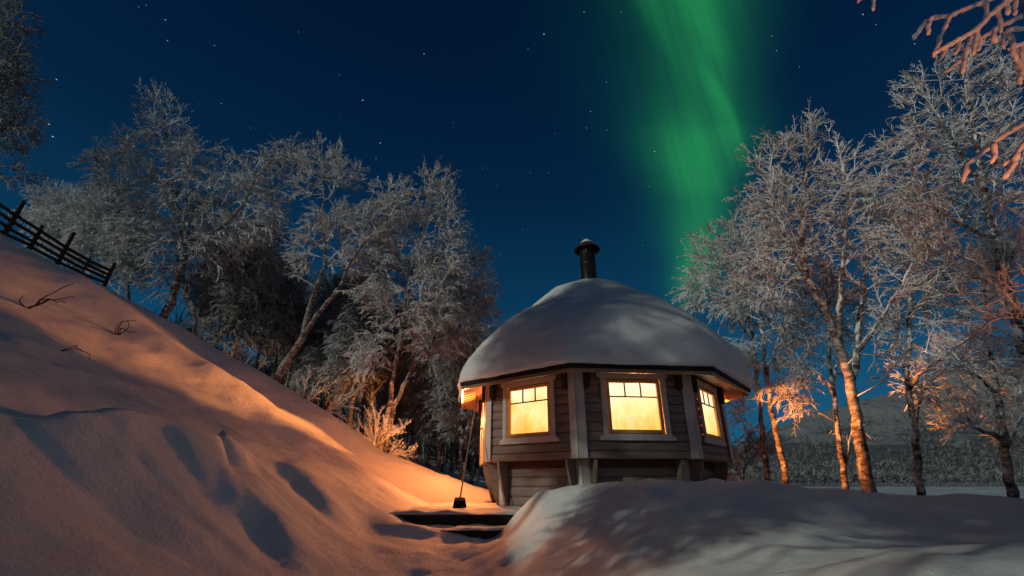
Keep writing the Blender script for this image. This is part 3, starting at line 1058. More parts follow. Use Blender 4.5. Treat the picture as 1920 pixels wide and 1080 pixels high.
def snow_slab(x0, x1, y0, y1, z0, th, name, parent, seed):
    nx, ny = int((x1 - x0) / .03) + 1, int((y1 - y0) / .03) + 1
    X, Y = np.meshgrid(np.linspace(x0, x1, nx), np.linspace(y0, y1, ny), indexing='ij')
    e = np.minimum.reduce([X - x0, x1 - X, Y - y0, y1 - Y])
    k = np.clip(e / .06, 0, 1) ** .5
    X2 = X + .012 * VN.fbm(Y * 9 + seed, X * 3, 2); Y2 = Y + .016 * VN.fbm(X * 7 + seed, Y * 3, 3)
    top = z0 + .006 + (th + .025 * VN.fbm(X * 2.5 + seed, Y * 2.5, 3)).clip(.01) * k
    mb = MB()
    ii, jj = np.meshgrid(np.arange(nx - 1), np.arange(ny - 1), indexing='ij')
    mb.add(np.stack([X2, Y2, top], -1), np.stack([ii * ny + jj, (ii + 1) * ny + jj, (ii + 1) * ny + jj + 1, ii * ny + jj + 1], -1))
    return mb.build(name, SNOW, parent, smooth=True)


snow_slab(DX0 - .02, DX1, DY0 - .03, DY1, -.362, .022, 'deck_snow', deck, 3)
snow_slab(-1.34, .45, 5.66, 6.08, -.497, .018, 'step_snow', deck, 8)

# broom leaning on the hut corner
br = empty('broom', (-.72, 6.95, -.31), 'long handled broom with black bristles leaning on the left hut corner', 'broom')
b0 = np.array([-.725, 6.9, -.315])
tip = np.array(at(895, 742, 7.78))
mb = MB(); mb.tube([b0 + [0, 0, .10], b0 * .5 + tip * .5 + [0, 0, .06], tip], [.012, .011, .010], 8)
mb.build('handle', HANDLE, br, smooth=True)
fr = lambda x, y, z: (b0[0] + .75 * x, b0[1] + y, b0[2] + z)
mb = MB(); mb.hexa([fr(-.105, -.035, .085), fr(.105, -.035, .085), fr(.105, .035, .085), fr(-.105, .035, .085), fr(-.09, -.028, .125), fr(.09, -.028, .125), fr(.09, .028, .125), fr(-.09, .028, .125)])
mb.build('head', HANDLE, br, bevel=.008)
mb = MB()
n = 420
bx, by = RNG.uniform(-.073, .073, n), RNG.uniform(-.03, .03, n)
P0 = np.stack([b0[0] + bx, b0[1] + by, np.full(n, b0[2] + .09)], 1)
P1 = np.stack([b0[0] + bx * 1.22 + RNG.normal(0, .004, n), b0[1] + by * 1.35, b0[2] + RNG.uniform(-.012, .008, n)], 1)
mb.segs(P0, P1, np.full(n, .006), np.full(n, .005), 3)
mb.build('bristles', BRISTLE, br)

# ------------------------------------------------------------------ fence up the slope
fence = empty('rail_fence', tuple(at(100, 496, 10.5)), 'dark wooden rail fence running along the crest of the left slope', 'fence')
FP = [(-60, 418, 8.5, 1.15), (0, 452, 9.1, 1.1), (50, 475, 9.8, .80), (103, 502, 10.5, 1.05), (148, 524, 11.0, .62), (192, 541, 11.5, .80)]
pts = [at(u, v, y) for u, v, y, h in FP]
UP = np.array([.08, 0, 1.0])
for (u, v, y, h), p in zip(FP, pts):
    big = h > .79
    mb = MB()
    r = .05 if big else .03
    mb.tube([p - UP * .35, p + UP * h * .5, p + UP * h], [r * 1.1, r, r * .85], 7, wob=.07, seed=int(u) + 100)
    mb.build('post', FENCEWOOD, fence)
for q in range(5):
    mb = MB()
    for i in range(len(pts) - 1):
        h0, h1 = np.interp([pts[i][1], pts[i + 1][1]], [8.5, 12.2], [.80, .55])
        a = pts[i] + UP * (h0 * (.06 + q * .215)) + [0, -.05, RNG.normal(0, .012)]
        b = pts[i + 1] + UP * (h1 * (.06 + q * .215)) + [0, -.05, RNG.normal(0, .012)]
        d = b - a; c = np.array([0, .018, 0]); w = np.array([0, 0, .042])
        mb.hexa([a - c - w, b - c - w, b + c - w, a + c - w, a - c + w, b - c + w, b + c + w, a + c + w])
    mb.build('rail', FENCEWOOD, fence)


# ------------------------------------------------------------------ trees
def grow(skel, par, targets, bf):
    """join the target points to the skeleton, short links and short ways to the root first"""
    N0, M = len(skel), len(targets)
    P = np.zeros((N0 + M, 3)); P[:N0] = skel
    parent = np.full(N0 + M, -1); parent[:N0] = par
    plen = np.zeros(N0 + M)
    for i in range(N0):
        if par[i] >= 0:
            plen[i] = plen[par[i]] + np.linalg.norm(skel[i] - skel[par[i]])
    D = np.linalg.norm(targets[:, None] - skel[None], axis=2)
    # branches leave upwards: joining a node that is higher than the target costs more
    pen = np.clip(skel[None, :, 2] - targets[:, None, 2], 0, None) * .35
    C = D + pen + bf * plen[None, :N0]
    best = C.argmin(1); cost = C[np.arange(M), best]; dist = D[np.arange(M), best]
    open_ = np.ones(M, bool)
    for k in range(M):
        i = int(np.argmin(np.where(open_, cost, 1e9)))
        open_[i] = False
        j = N0 + k
        P[j] = targets[i]; parent[j] = best[i]; plen[j] = plen[best[i]] + dist[i]
        d = np.linalg.norm(targets - targets[i], axis=1)
        c = d + np.clip(targets[i, 2] - targets[:, 2], 0, None) * .2 + bf * plen[j]
        up = open_ & (c < cost)
        cost[up] = c[up]; best[up] = j; dist[up] = d[up]
    return P, parent


def resample(poly, step):
    poly = np.asarray(poly, float)
    s = np.concatenate([[0], np.cumsum(np.linalg.norm(np.diff(poly, axis=0), axis=1))])
    n = max(2, int(s[-1] / step) + 1)
    q = np.linspace(0, s[-1], n)
    return np.stack([np.interp(q, s, poly[:, i]) for i in range(3)], 1)


def twigs(mb, P, D, out, L, r, rng, droop, per, up=0.0, lets=3, spread=.9):
    """curved twigs with side twiglets from the points P with directions D"""
    P = np.repeat(P, per, 0); D = np.repeat(D, per, 0); out = np.repeat(out, per, 0)
    n = len(P)
    d = D * .85 + rng.normal(0, spread * .40, (n, 3)) + out * .5
    d[:, 2] += up
    d /= np.linalg.norm(d, axis=1)[:, None] + 1e-9
    ln = L * rng.uniform(.55, 1.3, n)
    dr = droop * rng.uniform(.4, 1.5, n)
    p = P.copy()
    for s in range(3):
        q = p + d * (ln / 3)[:, None]
        mb.segs(p, q, np.full(n, r * (1 - s * .22)), np.full(n, r * (1 - (s + 1) * .22)), 3)
        for _ in range(lets if s else max(1, lets - 1)):
            f = rng.random(n)[:, None]
            b = p * (1 - f) + q * f
            e = d + rng.normal(0, .48, (n, 3)); e[:, 2] += up * .5 - dr * .4
            e /= np.linalg.norm(e, axis=1)[:, None] + 1e-9
            l2 = ln * rng.uniform(.18, .42, n)
            mb.segs(b, b + e * l2[:, None], np.full(n, r * .8), np.full(n, r * .45), 3)
        d = d + np.array([0, 0, -1.0]) * (dr * .42)[:, None]
        d /= np.linalg.norm(d, axis=1)[:, None] + 1e-9
        p = q


def make_tree(name, label, cat, stems, blobs, y, rbase, group=None, n=900, seed=1, bf=.25, twig=.36, tr=.010, per=3, droop=.5, up=.12, lets=3,
              frost=None, bark=None, spread3=.85, sink=.5, ground_base=True):
    """stems: pixel polylines (u,v[,dy]) traced on the photograph, first one is the trunk; blobs: crown ellipses (u,v,ru,rv[,weight])"""
    rng = np.random.default_rng(seed)
    skel, par, rad = [], [], []
    root_pos = None
    for si, st in enumerate(stems):
        pts = []
        dyacc = 0
        for k, q in enumerate(st):
            dy = q[2] if len(q) > 2 else 0.0
            pts.append(at(q[0], q[1], y + dy))
        if si == 0:
            b = pts[0]
            if ground_base:
                gz = gh(b[0], b[1])
                pts.insert(0, np.array([b[0] + (pts[0][0] - pts[1][0]) * .3, b[1], min(gz, b[2]) - sink]))
        R = resample(pts, .16)
        R[1:-1] += rng.normal(0, .012, R[1:-1].shape)
        base = len(skel)
        if si == 0:
            root_pos = R[0].copy()
        else:
            S = np.array(skel)
            j = int(np.argmin(np.linalg.norm(S - R[0], axis=1)))
            off = S[j] - R[0]
            fade = np.linspace(1, 0, len(R))[:, None] ** 2
            R = R + off * fade
            R = R[1:]
        for k, p in enumerate(R):
            skel.append(p)
            par.append((base + k - 1) if k else (-1 if si == 0 else j))
            f = k / max(1, len(R) - 1)
            r0 = rbase if si == 0 else min(rad[j] * .78, rbase * .7)
            flare = 1 + .45 * math.exp(-k * .16 / .25) if si == 0 else 1
            rad.append((r0 * (1 - .86 * f ** .85)) * flare)
    skel = np.array(skel); par = np.array(par); rad = np.array(rad)
    # crown points
    wts = np.array([(b[2] * b[3]) * (b[4] if len(b) > 4 else 1.0) for b in blobs], float)
    cnt = (wts / wts.sum() * n).astype(int) + 3
    T = []
    for b, c in zip(blobs, cnt):
        ctr = at(b[0], b[1], y + (b[5] if len(b) > 5 else 0))
        zc = ctr[1] * CP + ctr[2] * SP
        m = zc / F_PX
        v = rng.normal(size=(c, 3)); v /= np.linalg.norm(v, axis=1)[:, None]
        v *= rng.random(c)[:, None] ** .42
        T.append(ctr + v * np.array([b[2] * m, min(b[2] * m, 1.1) * spread3, b[3] * m * 1.1]))
    T = np.concatenate(T)
    T[:, 2] = np.maximum(T[:, 2], ground(T[:, 0], T[:, 1]) + .15)
    P, parent = grow(skel, par, T, bf)
    N = len(P); N0 = len(skel)
    # radii, pipe model
    kids = [[] for _ in range(N)]
    for i in range(N):
        if parent[i] >= 0:
            kids[parent[i]].append(i)
    r = np.zeros(N)
    E = 2.25
    order = list(range(N))
    # parents always precede children in index order
    acc = np.zeros(N)
    for i in reversed(order):
        r[i] = max(acc[i], .0065 ** E) ** (1 / E)
        if parent[i] >= 0:
            acc[parent[i]] += r[i] ** E
    r = np.minimum(r * .9, .075)
    r[:N0] = np.maximum(rad, np.minimum(r[:N0], rad * 1.3 + .008))
    r = np.minimum(r, np.where(parent >= 0, r[np.maximum(parent, 0)] * 1.05, 9))
    t = empty(name, tuple(root_pos), label, cat, group)
    mt, mc = MB(), MB()
    started = [i for i in range(N) if parent[i] < 0]
    seen = 0
    while started:
        i = started.pop()
        chain = [parent[i], i] if parent[i] >= 0 else [i]
        while kids[i]:
            ks = sorted(kids[i], key=lambda q: -r[q])
            # the trunk keeps to its own stem
            nx = i + 1 if (i + 1 in kids[i] and i < N0 - 1) else ks[0]
            started += [q for q in ks if q != nx]
            chain.append(nx); i = nx
        if len(chain) < 2:
            continue
        c = np.array(chain)
        rr = r[c].copy(); rr[0] = min(rr[0], rr[1] * 1.15)
        thick = rr[1] > .021
        if thick:
            cut = np.argmax(rr < .017) if (rr < .017).any() else len(c)
            cut = max(cut, 2)
            big = rr[0] > .06
            mt.tube(P[c[:cut]], rr[:cut], 10 if big else 6, cap=True, wob=.07 if big else .04, seed=seen)
            if cut < len(c):
                mc.tube(P[c[cut - 1:]], rr[cut - 1:] + .003, 4, cap=False)
        else:
            mc.tube(P[c], rr + .003, 4, cap=False)
        seen += 1
    # twigs
    idx = np.where((np.arange(N) >= N0))[0]
    extra = np.array([i for i in range(N0) if r[i] < .03], int)
    idx = np.concatenate([idx, extra])
    D = P[idx] - P[parent[idx]]; D /= np.linalg.norm(D, axis=1)[:, None] + 1e-9
    axis = skel[:, :2].mean(0)
    O = np.zeros((len(idx), 3)); O[:, :2] = P[idx, :2] - axis
    O /= np.linalg.norm(O, axis=1)[:, None] + 1e-9
    zr = (P[idx, 2] - P[:, 2].min()) / (np.ptp(P[:, 2]) + 1e-6)
    hi = zr > .78
    twigs(mc, P[idx[hi]], D[hi], O[hi], twig * .85, tr, rng, droop * .35, per, up + .28, lets)
    twigs(mc, P[idx[~hi]], D[~hi], O[~hi], twig, tr, rng, droop, per, up, lets)
    mt.build('trunk', bark or BARK, t, smooth=True)
    mc.build('crown', frost or FROST, t, smooth=True)
    return t


# --- right bank
make_tree('birch_tree', 'birch with a thick orange lit trunk forking above the snow edge right of the hut', 'tree',
          [[(1635, 938), (1615, 845), (1605, 780), (1597, 740), (1585, 680), (1567, 630), (1540, 570), (1512, 520), (1502, 450), (1508, 360), (1515, 290), (1520, 225)],
           [(1603, 725), (1611, 690), (1614, 640), (1617, 590, .3), (1622, 520, .5), (1632, 440, .5), (1625, 350, .4)],
           [(1613, 660), (1645, 615, -.3), (1675, 565, -.4), (1700, 515, -.4), (1712, 470, -.4)],
           [(1572, 635), (1577, 570, -.2), (1581, 495, -.3), (1588, 430, -.3), (1590, 350, -.2), (1570, 270, -.2)],
           [(1520, 545), (1480, 480), (1450, 400), (1445, 310)]],
          [(1520, 265, 38, 45), (1450, 300, 45, 42), (1440, 380, 50, 60), (1520, 370, 60, 80), (1595, 335, 50, 60), (1480, 460, 70, 70), (1580, 460, 60, 70, .8),
           (1640, 420, 40, 70, .8), (1660, 540, 55, 50, .35), (1430, 520, 45, 55, .7), (1640, 680, 45, 35, .35, -.5)],
          8.6, .125, n=429, seed=11, droop=.55)
make_tree('birch_tree', 'dark slim birch with drooping thin twigs close behind the thick orange trunk', 'tree',
          [[(1588, 930), (1580, 870), (1570, 815), (1565, 740), (1557, 700), (1555, 640), (1550, 570), (1545, 500)],
           [(1562, 720), (1572, 680), (1576, 620), (1572, 540)],
           [(1566, 745), (1540, 700, -.2), (1510, 690, -.2), (1490, 720, -.2)],
           [(1580, 870), (1592, 840), (1598, 800)]],
          [(1530, 560, 50, 60, .6), (1580, 560, 50, 60, .6), (1505, 700, 35, 70, .5), (1540, 640, 50, 40, .5), (1480, 740, 40, 40, .4)],
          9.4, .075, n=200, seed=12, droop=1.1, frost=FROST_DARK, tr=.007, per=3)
make_tree('birch_tree', 'slender orange trunked birch second from the right edge with a curved side limb', 'tree',
          [[(1727, 936), (1720, 870), (1715, 805), (1705, 745), (1700, 705), (1704, 645), (1706, 570), (1710, 520), (1716, 450), (1712, 390)],
           [(1700, 722), (1694, 690), (1690, 650), (1680, 600)],
           [(1711, 728), (1725, 697, -.3), (1760, 676, -.5), (1800, 668, -.6), (1830, 690, -.7)],
           [(1714, 800), (1722, 765), (1730, 735), (1745, 715)]],
          [(1720, 480, 55, 80, .8), (1755, 560, 60, 60, .6), (1790, 665, 50, 35, .6), (1680, 610, 38, 50, .6), (1740, 720, 40, 30, .4), (1720, 400, 45, 50)],
          8.6, .075, n=212, seed=13, droop=.6)
make_tree('birch_tree', 'patchy trunked birch at the right edge with many bare side twigs low down', 'tree',
          [[(1905, 952), (1892, 895), (1882, 820), (1872, 760), (1864, 700), (1854, 650), (1846, 585), (1842, 520), (1836, 450)],
           [(1885, 840), (1905, 800), (1925, 770)],
           [(1868, 735), (1835, 705, -.3), (1800, 690, -.4), (1770, 700, -.5)],
           [(1880, 830), (1850, 810), (1810, 795, -.3)]],
          [(1830, 560, 60, 60, .7), (1790, 650, 55, 50, .6), (1900, 700, 50, 60, .7), (1810, 770, 55, 45, .6), (1900, 800, 35, 50, .5), (1860, 480, 60, 50, .7)],
          8.0, .085, n=240, seed=14, droop=.35, up=.05, tr=.0075)
make_tree('birch_tree', 'tall widely spreading frosted birch leaning in from the right edge of the picture', 'tree',
          [[(1985, 900), (1955, 760), (1918, 650), (1890, 550), (1870, 470), (1852, 390), (1840, 320), (1827, 240), (1813, 185), (1806, 140)],
           [(1846, 355), (1810, 300, -.3), (1775, 245, -.5), (1740, 190, -.5), (1722, 160, -.5)],
           [(1865, 450), (1800, 420, -.3), (1740, 385, -.6), (1690, 380, -.7)],
           [(1835, 290), (1870, 230, .3), (1890, 160, .4), (1880, 120, .4)],
           [(1880, 510), (1920, 420, .2), (1930, 320, .3)]],
          [(1730, 170, 42, 42), (1815, 140, 60, 50), (1885, 160, 45, 50), (1715, 270, 60, 45), (1790, 250, 70, 70), (1880, 260, 50, 70), (1690, 350, 55, 38), (1775, 370, 80, 55),
           (1865, 390, 55, 70), (1715, 430, 60, 40, .8), (1800, 480, 70, 50, .8), (1900, 480, 40, 60, .8)],
          7.6, .13, n=429, seed=15, droop=.45)
make_tree('birch_tree', 'twin birch beside the hut wall, right trunk of the orange lit pair', 'tree',
          [[(1475, 912), (1460, 835), (1450, 790), (1440, 730), (1434, 680), (1426, 600), (1420, 540), (1402, 470), (1395, 420)],
           [(1437, 705), (1460, 640), (1480, 580), (1490, 520)]],
          [(1420, 470, 60, 60), (1455, 560, 60, 60), (1470, 650, 40, 50, .7), (1400, 420, 40, 30), (1385, 560, 40, 50, .8), (1410, 690, 16, 60, .8)],
          10.4, .085, n=291, seed=16, droop=.9)
make_tree('birch_tree', 'twin birch beside the hut wall, left trunk of the orange lit pair', 'tree',
          [[(1442, 907), (1430, 830), (1425, 760), (1417, 700), (1410, 620), (1395, 550), (1370, 490), (1345, 460)],
           [(1412, 640), (1375, 590), (1340, 560), (1310, 545)]],
          [(1360, 470, 65, 45), (1330, 530, 60, 40), (1385, 560, 50, 50), (1395, 680, 30, 50, .8), (1388, 750, 18, 55, .9), (1300, 560, 35, 18)],
          11.0, .085, n=291, seed=17, droop=1.1)
make_tree('leaning_sapling', 'small dark leaning sapling low beside the right base of the hut', 'sapling',
          [[(1392, 905), (1397, 880), (1408, 855), (1425, 842), (1445, 835)]],
          [(1385, 850, 28, 40, .8), (1420, 830, 30, 30), (1365, 875, 15, 25)], 11.6, .05, n=80, seed=18, frost=FROST_DARK, tr=.008, twig=.3)

# --- near branches of a birch that stands outside the frame on the right
HR = [
    [(2080, 420), (2010, 250), (1960, 130), (1935, 40), (1920, -40)],
    [(1925, -20), (1885, -15), (1847, 2), (1800, 20), (1777, 30), (1747, 32), (1732, 43), (1713, 73)],
    [(1780, 30), (1765, 63), (1750, 105)],
    [(1930, -30), (1890, 0), (1853, 30), (1827, 57), (1800, 72), (1750, 100)],
    [(1775, 88), (1765, 105), (1755, 117)],
    [(1827, 57), (1813, 87), (1803, 110), (1773, 135)],
    [(1813, 87), (1808, 112), (1805, 137)],
    [(1833, 53), (1828, 80), (1825, 103)],
    [(1946, 20), (1920, 27), (1887, 43), (1867, 52), (1843, 70)],
    [(1870, 18), (1875, 40), (1878, 60)],
    [(1888, 2), (1889, 15), (1890, 27)],
    [(1905, -8), (1903, 10), (1903, 28)],
    [(1955, 60), (1920, 53), (1890, 55), (1900, 80), (1907, 110), (1912, 157)],
    [(1955, 75), (1918, 80), (1890, 93)],
    [(1900, 80), (1897, 95), (1905, 112)],
    [(1918, 80), (1916, 110), (1917, 140)],
    [(1980, 195), (1920, 230), (1887, 250), (1860, 267), (1840, 287), (1813, 307), (1805, 340)],
    [(1990, 225), (1920, 267), (1903, 290), (1880, 310)],
    [(1906, 286), (1898, 312), (1880, 333)],
    [(1930, -60), (1700, -60), (1640, -20), (1637, 20)],
    [(1660, -40), (1625, -15), (1608, 3)],
    [(1747, 32), (1738, 50), (1742, 66)], [(1827, 57), (1838, 78), (1834, 96)], [(1890, 55), (1880, 72), (1884, 90)], [(1907, 110), (1916, 128), (1912, 150)], [(1860, 267), (1866, 288), (1858, 305)],
    [(1847, 2), (1850, 22), (1845, 38)], [(1800, 72), (1797, 90), (1788, 102)], [(1867, 52), (1862, 70), (1868, 80)],
]
near = empty('snow_laden_birch', tuple(at(2080, 420, 3.6) * [1, 1, 0] + [0, 0, -.7]), 'close birch reaching in at the top right with thick orange lit snowy branches', 'tree')
mt, mc = MB(), MB()
rng = np.random.default_rng(5)
base = at(2080, 420, 3.6)
for i, st in enumerate(HR):
    P = np.array([at(u, v, 3.55 + .25 * math.sin(i * 1.7)) for u, v in st])
    if i == 0:
        P = np.concatenate([[[base[0] + .3, base[1], gh(base[0], base[1]) - .3]], P])
        R = resample(P, .12)
        mt.tube(R, np.linspace(.12, .05, len(R)), 10, wob=.06)
        continue
    R = resample(P, .035)
    n_ = len(R)
    R += rng.normal(0, .004, R.shape)
    thick = .030 if len(st) > 4 else .024
    rr = np.linspace(thick * 1.05, thick * .8, n_) * (1 + .22 * np.sin(np.arange(n_) * .9 + i) * rng.random(n_)) * (1 + rng.normal(0, .08, n_))
    rr[-1] *= .55; rr[0] *= .8
    mc.tube(R - [0, 0, .006], rr, 9, cap=True, wob=.05, seed=i)
    mt.tube(R + [0, 0, .004] - [0, .0, 0], np.linspace(.011, .006, n_), 5)
mt.build('trunk', BARK, near, smooth=True)
mc.build('branches', FROST_HEAVY, near, smooth=True)

make_tree('snow_laden_birch', 'orange lit frosted side branches poking in at the middle of the right edge', 'tree',
          [[(2050, 900), (2010, 760), (1985, 640), (1970, 560)],
           [(1985, 640), (1940, 585), (1900, 592), (1860, 600), (1835, 622), (1805, 645)],
           [(1975, 590), (1935, 545), (1900, 550), (1865, 566)],
           [(1970, 560), (1935, 505), (1900, 508), (1878, 512)],
           [(1860, 600), (1848, 640), (1836, 700)],
           [(1985, 640), (1945, 660), (1920, 690)]],
          [(1890, 530, 35, 30), (1900, 590, 40, 25), (1850, 620, 25, 25), (1905, 640, 25, 30), (1840, 670, 12, 30)],
          5.4, .07, n=42, seed=21, tr=.009, per=1, lets=3, twig=.26, droop=.4)

# --- left wood along the skyline of the slope
make_tree('birch_tree', 'tallest frosted birch of the left wood with a snowy crooked trunk above the slope', 'tree',
          [[(300, 603), (320, 573), (333, 527), (346, 487), (347, 453), (336, 420), (320, 335), (311, 245), (300, 190)],
           [(347, 458), (400, 440, -.3), (433, 413, -.4), (460, 380, -.5), (475, 340, -.5), (505, 305, -.5), (545, 290, -.5)],
           [(333, 400), (300, 340, .3), (270, 300, .4), (250, 270, .4)],
           [(326, 370), (350, 320, -.3), (365, 280, -.3)]],
          [(298, 200, 42, 26), (315, 255, 50, 45), (255, 275, 36, 36), (362, 290, 38, 38), (290, 340, 60, 45), (365, 365, 55, 45), (320, 420, 80, 55), (460, 340, 55, 40),
           (525, 300, 45, 32), (480, 410, 50, 65), (415, 450, 55, 55), (250, 420, 45, 50), (340, 480, 60, 35, .8)],
          12.0, .12, n=741, seed=31, droop=.95, twig=.42, tr=.012)
make_tree('birch_tree', 'frosted birch with a reddish leaning lower trunk beside the tallest left birch', 'tree',
          [[(376, 640), (367, 593), (347, 540), (343, 500), (360, 440), (390, 400)],
           [(347, 540), (380, 500), (430, 470), (480, 440)]],
          [(390, 420, 50, 50), (440, 480, 50, 50), (340, 520, 50, 40, .7), (480, 500, 45, 60, .9)],
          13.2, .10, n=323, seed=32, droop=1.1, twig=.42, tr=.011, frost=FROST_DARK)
make_tree('birch_tree', 'forked birch with a red lit foot and a snow cushion in its fork', 'tree',
          [[(513, 726), (530, 690), (549, 659), (569, 630), (574, 603), (590, 546), (609, 502), (609, 458), (600, 420), (609, 370), (606, 318)],
           [(566, 634), (606, 577, -.2), (634, 546, -.3), (650, 502, -.3), (681, 458, -.4), (725, 414, -.4), (752, 372, -.4)],
           [(634, 548), (660, 545, -.5), (690, 532, -.5)],
           [(609, 470), (585, 445), (560, 440)],
           [(681, 458), (650, 430, -.2), (640, 400, -.2)],
           [(609, 380), (640, 345), (665, 330)]],
          [(600, 300, 55, 30), (650, 325, 34, 28), (575, 345, 28, 32, .7), (568, 480, 22, 40, .7), (600, 425, 34, 26, .7), (640, 425, 36, 34), (690, 415, 42, 36), (742, 375, 45, 34),
           (645, 490, 34, 26, .8), (700, 470, 34, 36, .7), (690, 535, 22, 14, .6)],
          11.7, .115, n=463, seed=33, droop=.6, twig=.36, tr=.0115)
make_tree('birch_tree', 'straight tall birch with an orange lit trunk rising from the frosted bush', 'tree',
          [[(710, 850), (722, 795), (733, 750), (739, 691), (754, 628), (760, 565), (773, 502), (789, 433), (802, 370), (815, 325)],
           [(745, 660), (715, 640, -.3), (695, 650, -.4), (690, 690, -.4)],
           [(770, 520), (740, 470, -.2), (725, 420, -.2)],
           [(765, 545), (810, 500, .3), (840, 440, .3)]],
          [(818, 340, 34, 24), (830, 380, 36, 38), (790, 415, 36, 36), (842, 430, 28, 34), (785, 490, 46, 46), (735, 440, 28, 45), (830, 500, 46, 48), (725, 555, 40, 45, .7),
           (800, 575, 50, 55, .8), (695, 665, 32, 38, .9, -.4), (745, 610, 36, 45, .6)],
          12.0, .085, n=533, seed=34, droop=.8, twig=.38, tr=.0115)
make_tree('birch_tree', 'snow plastered leaning birch whose crown hangs near the left hut eave', 'tree',
          [[(722, 840), (740, 760), (776, 685), (807, 653), (833, 590), (868, 533), (880, 490)],
           [(807, 653), (850, 640), (890, 610)],
           [(833, 590), (830, 540), (845, 490)]],
          [(880, 490, 42, 26), (895, 540, 36, 38), (855, 555, 48, 45), (850, 620, 52, 45), (902, 590, 25, 40), (815, 630, 45, 50, .8), (900, 650, 25, 30, .7)],
          13.2, .085, n=440, seed=35, droop=.9, twig=.40, tr=.0115)
make_tree('birch_tree', 'dark shaded birch with hanging twigs between the tallest and the forked birch', 'tree',
          [[(395, 660), (420, 620), (455, 575), (500, 530), (520, 480)], [(455, 575), (440, 520), (450, 460)]],
          [(490, 470, 45, 60), (520, 540, 40, 60), (450, 540, 45, 50), (510, 620, 45, 45, .8), (440, 620, 50, 40, .7)],
          15.5, .10, n=558, seed=36, droop=1.2, twig=.5, tr=.012, frost=FROST_DARK)
make_tree('birch_tree', 'low frosted birch behind the upper end of the rail fence', 'tree',
          [[(140, 500), (135, 455), (125, 410), (110, 375)], [(132, 430), (150, 395), (165, 375)]],
          [(100, 370, 36, 20), (75, 395, 26, 20), (135, 405, 46, 45), (115, 440, 40, 35)],
          14.5, .075, n=372, seed=37, droop=1.0, twig=.42, tr=.0125)
make_tree('birch_tree', 'grey frosted birch with two dark stems behind the lower end of the rail fence', 'tree',
          [[(165, 540), (168, 480), (175, 430), (180, 395)], [(168, 480), (190, 440), (205, 410)]],
          [(185, 400, 45, 40), (200, 460, 50, 55), (160, 455, 35, 50), (235, 500, 40, 45)],
          14.0, .075, n=434, seed=38, droop=1.1, twig=.42, tr=.012)
make_tree('birch_tree', 'dim dark birch top showing left of the tallest birch against the sky', 'tree',
          [[(240, 560), (235, 450), (220, 390), (205, 330), (190, 285)], [(222, 395), (240, 340), (235, 290)]],
          [(188, 300, 24, 30), (215, 355, 42, 36), (200, 400, 36, 36), (240, 430, 40, 60)],
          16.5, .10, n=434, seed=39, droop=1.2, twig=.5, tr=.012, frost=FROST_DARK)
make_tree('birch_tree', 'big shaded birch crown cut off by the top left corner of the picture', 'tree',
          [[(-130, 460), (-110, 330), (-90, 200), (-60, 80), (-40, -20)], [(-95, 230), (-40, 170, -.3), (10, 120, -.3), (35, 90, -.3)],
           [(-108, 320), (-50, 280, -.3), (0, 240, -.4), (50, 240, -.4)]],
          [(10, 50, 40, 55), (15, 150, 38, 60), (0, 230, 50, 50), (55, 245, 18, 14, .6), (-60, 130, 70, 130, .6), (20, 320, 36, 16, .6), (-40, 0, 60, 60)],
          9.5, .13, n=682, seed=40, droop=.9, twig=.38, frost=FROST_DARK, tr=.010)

# frosted bushes and bare twigs on the slope
def shrub(name, label, base, tips, y, seed, r, mat, tw, per, group=None, tr=.007, cat='bush'):
    rng = np.random.default_rng(seed)
    if y is None:
        y = hit(*base)
    b = at(base[0], base[1], y)
    b[2] = gh(b[0], b[1]) - .03
    lift = 0 if tw else -.22
    t = empty(name, tuple(b), label, cat, group)
    mb = MB()
    P, D = [], []
    for (u, v) in tips:
        e = at(u, v, y + rng.normal(0, .18) if tw else min(y, hit(u, v)) + lift * rng.uniform(.6, 1.2))
        mid = (b + e) / 2 + rng.normal(0, .05, 3) + [0, 0, .06]
        R = resample([b, mid, e], .08)
        R[1:] += rng.normal(0, .012, R[1:].shape)
        mb.tube(R, np.linspace(r, r * .45, len(R)), 5)
        if tw:
            k = np.arange(max(1, len(R) // 4), len(R))
            P.append(R[k]); dd = np.gradient(R, axis=0)[k]; D.append(dd / np.linalg.norm(dd, axis=1)[:, None])
    if tw:
        P, D = np.concatenate(P), np.concatenate(D)
        twigs(mb, P, D, np.zeros_like(P), tw, tr, rng, .15, per, .1, 2, 1.0)
    mb.build('twigs', mat, t, smooth=True)
    return t


shrub('frosted_bush', 'open frosted sapling on the crest of the slope, left of the denser bush', (606, 812), [(660, 735), (680, 725), (640, 775), (655, 790), (612, 772), (665, 765), (635, 750)], 10.9, 51, .014, FROST, .16, 1)
shrub('frosted_bush', 'dense orange lit frosted bush at the foot of the straight birch', (700, 848), [(672, 790), (690, 775), (700, 762), (715, 770), (665, 800), (735, 800), (668, 815), (680, 830), (725, 790), (745, 810), (760, 800), (655, 805)], 11.2, 52, .009, FROST, .17, 3, tr=.005)
shrub('frosted_bush', 'low spreading frosted bush whose twigs arch over the snow toward the hut', (724, 878), [(770, 845), (772, 855), (760, 875), (765, 880), (745, 835), (730, 840), (755, 840), (740, 880), (748, 850)], 10.9, 53, .009, FROST, .16, 3, tr=.005)
shrub('bare_twig', 'bare forked twig sticking out of the upper slope below the fence', (52, 578), [(140, 530), (140, 557), (90, 560), (42, 553), (125, 567)], None, 54, .012, BARE, 0, 0, cat='twig')
shrub('bare_twig', 'bare small twig tuft on the bright crest of the slope', (222, 627), [(256, 600), (237, 600), (225, 603), (258, 624), (198, 618)], None, 55, .011, BARE, 0, 0, cat='twig')
shrub('bare_twig', 'single thin bent twig lying on the shaded middle of the slope', (110, 655), [(150, 658), (180, 680)], None, 56, .007, BARE, 0, 0, cat='twig')
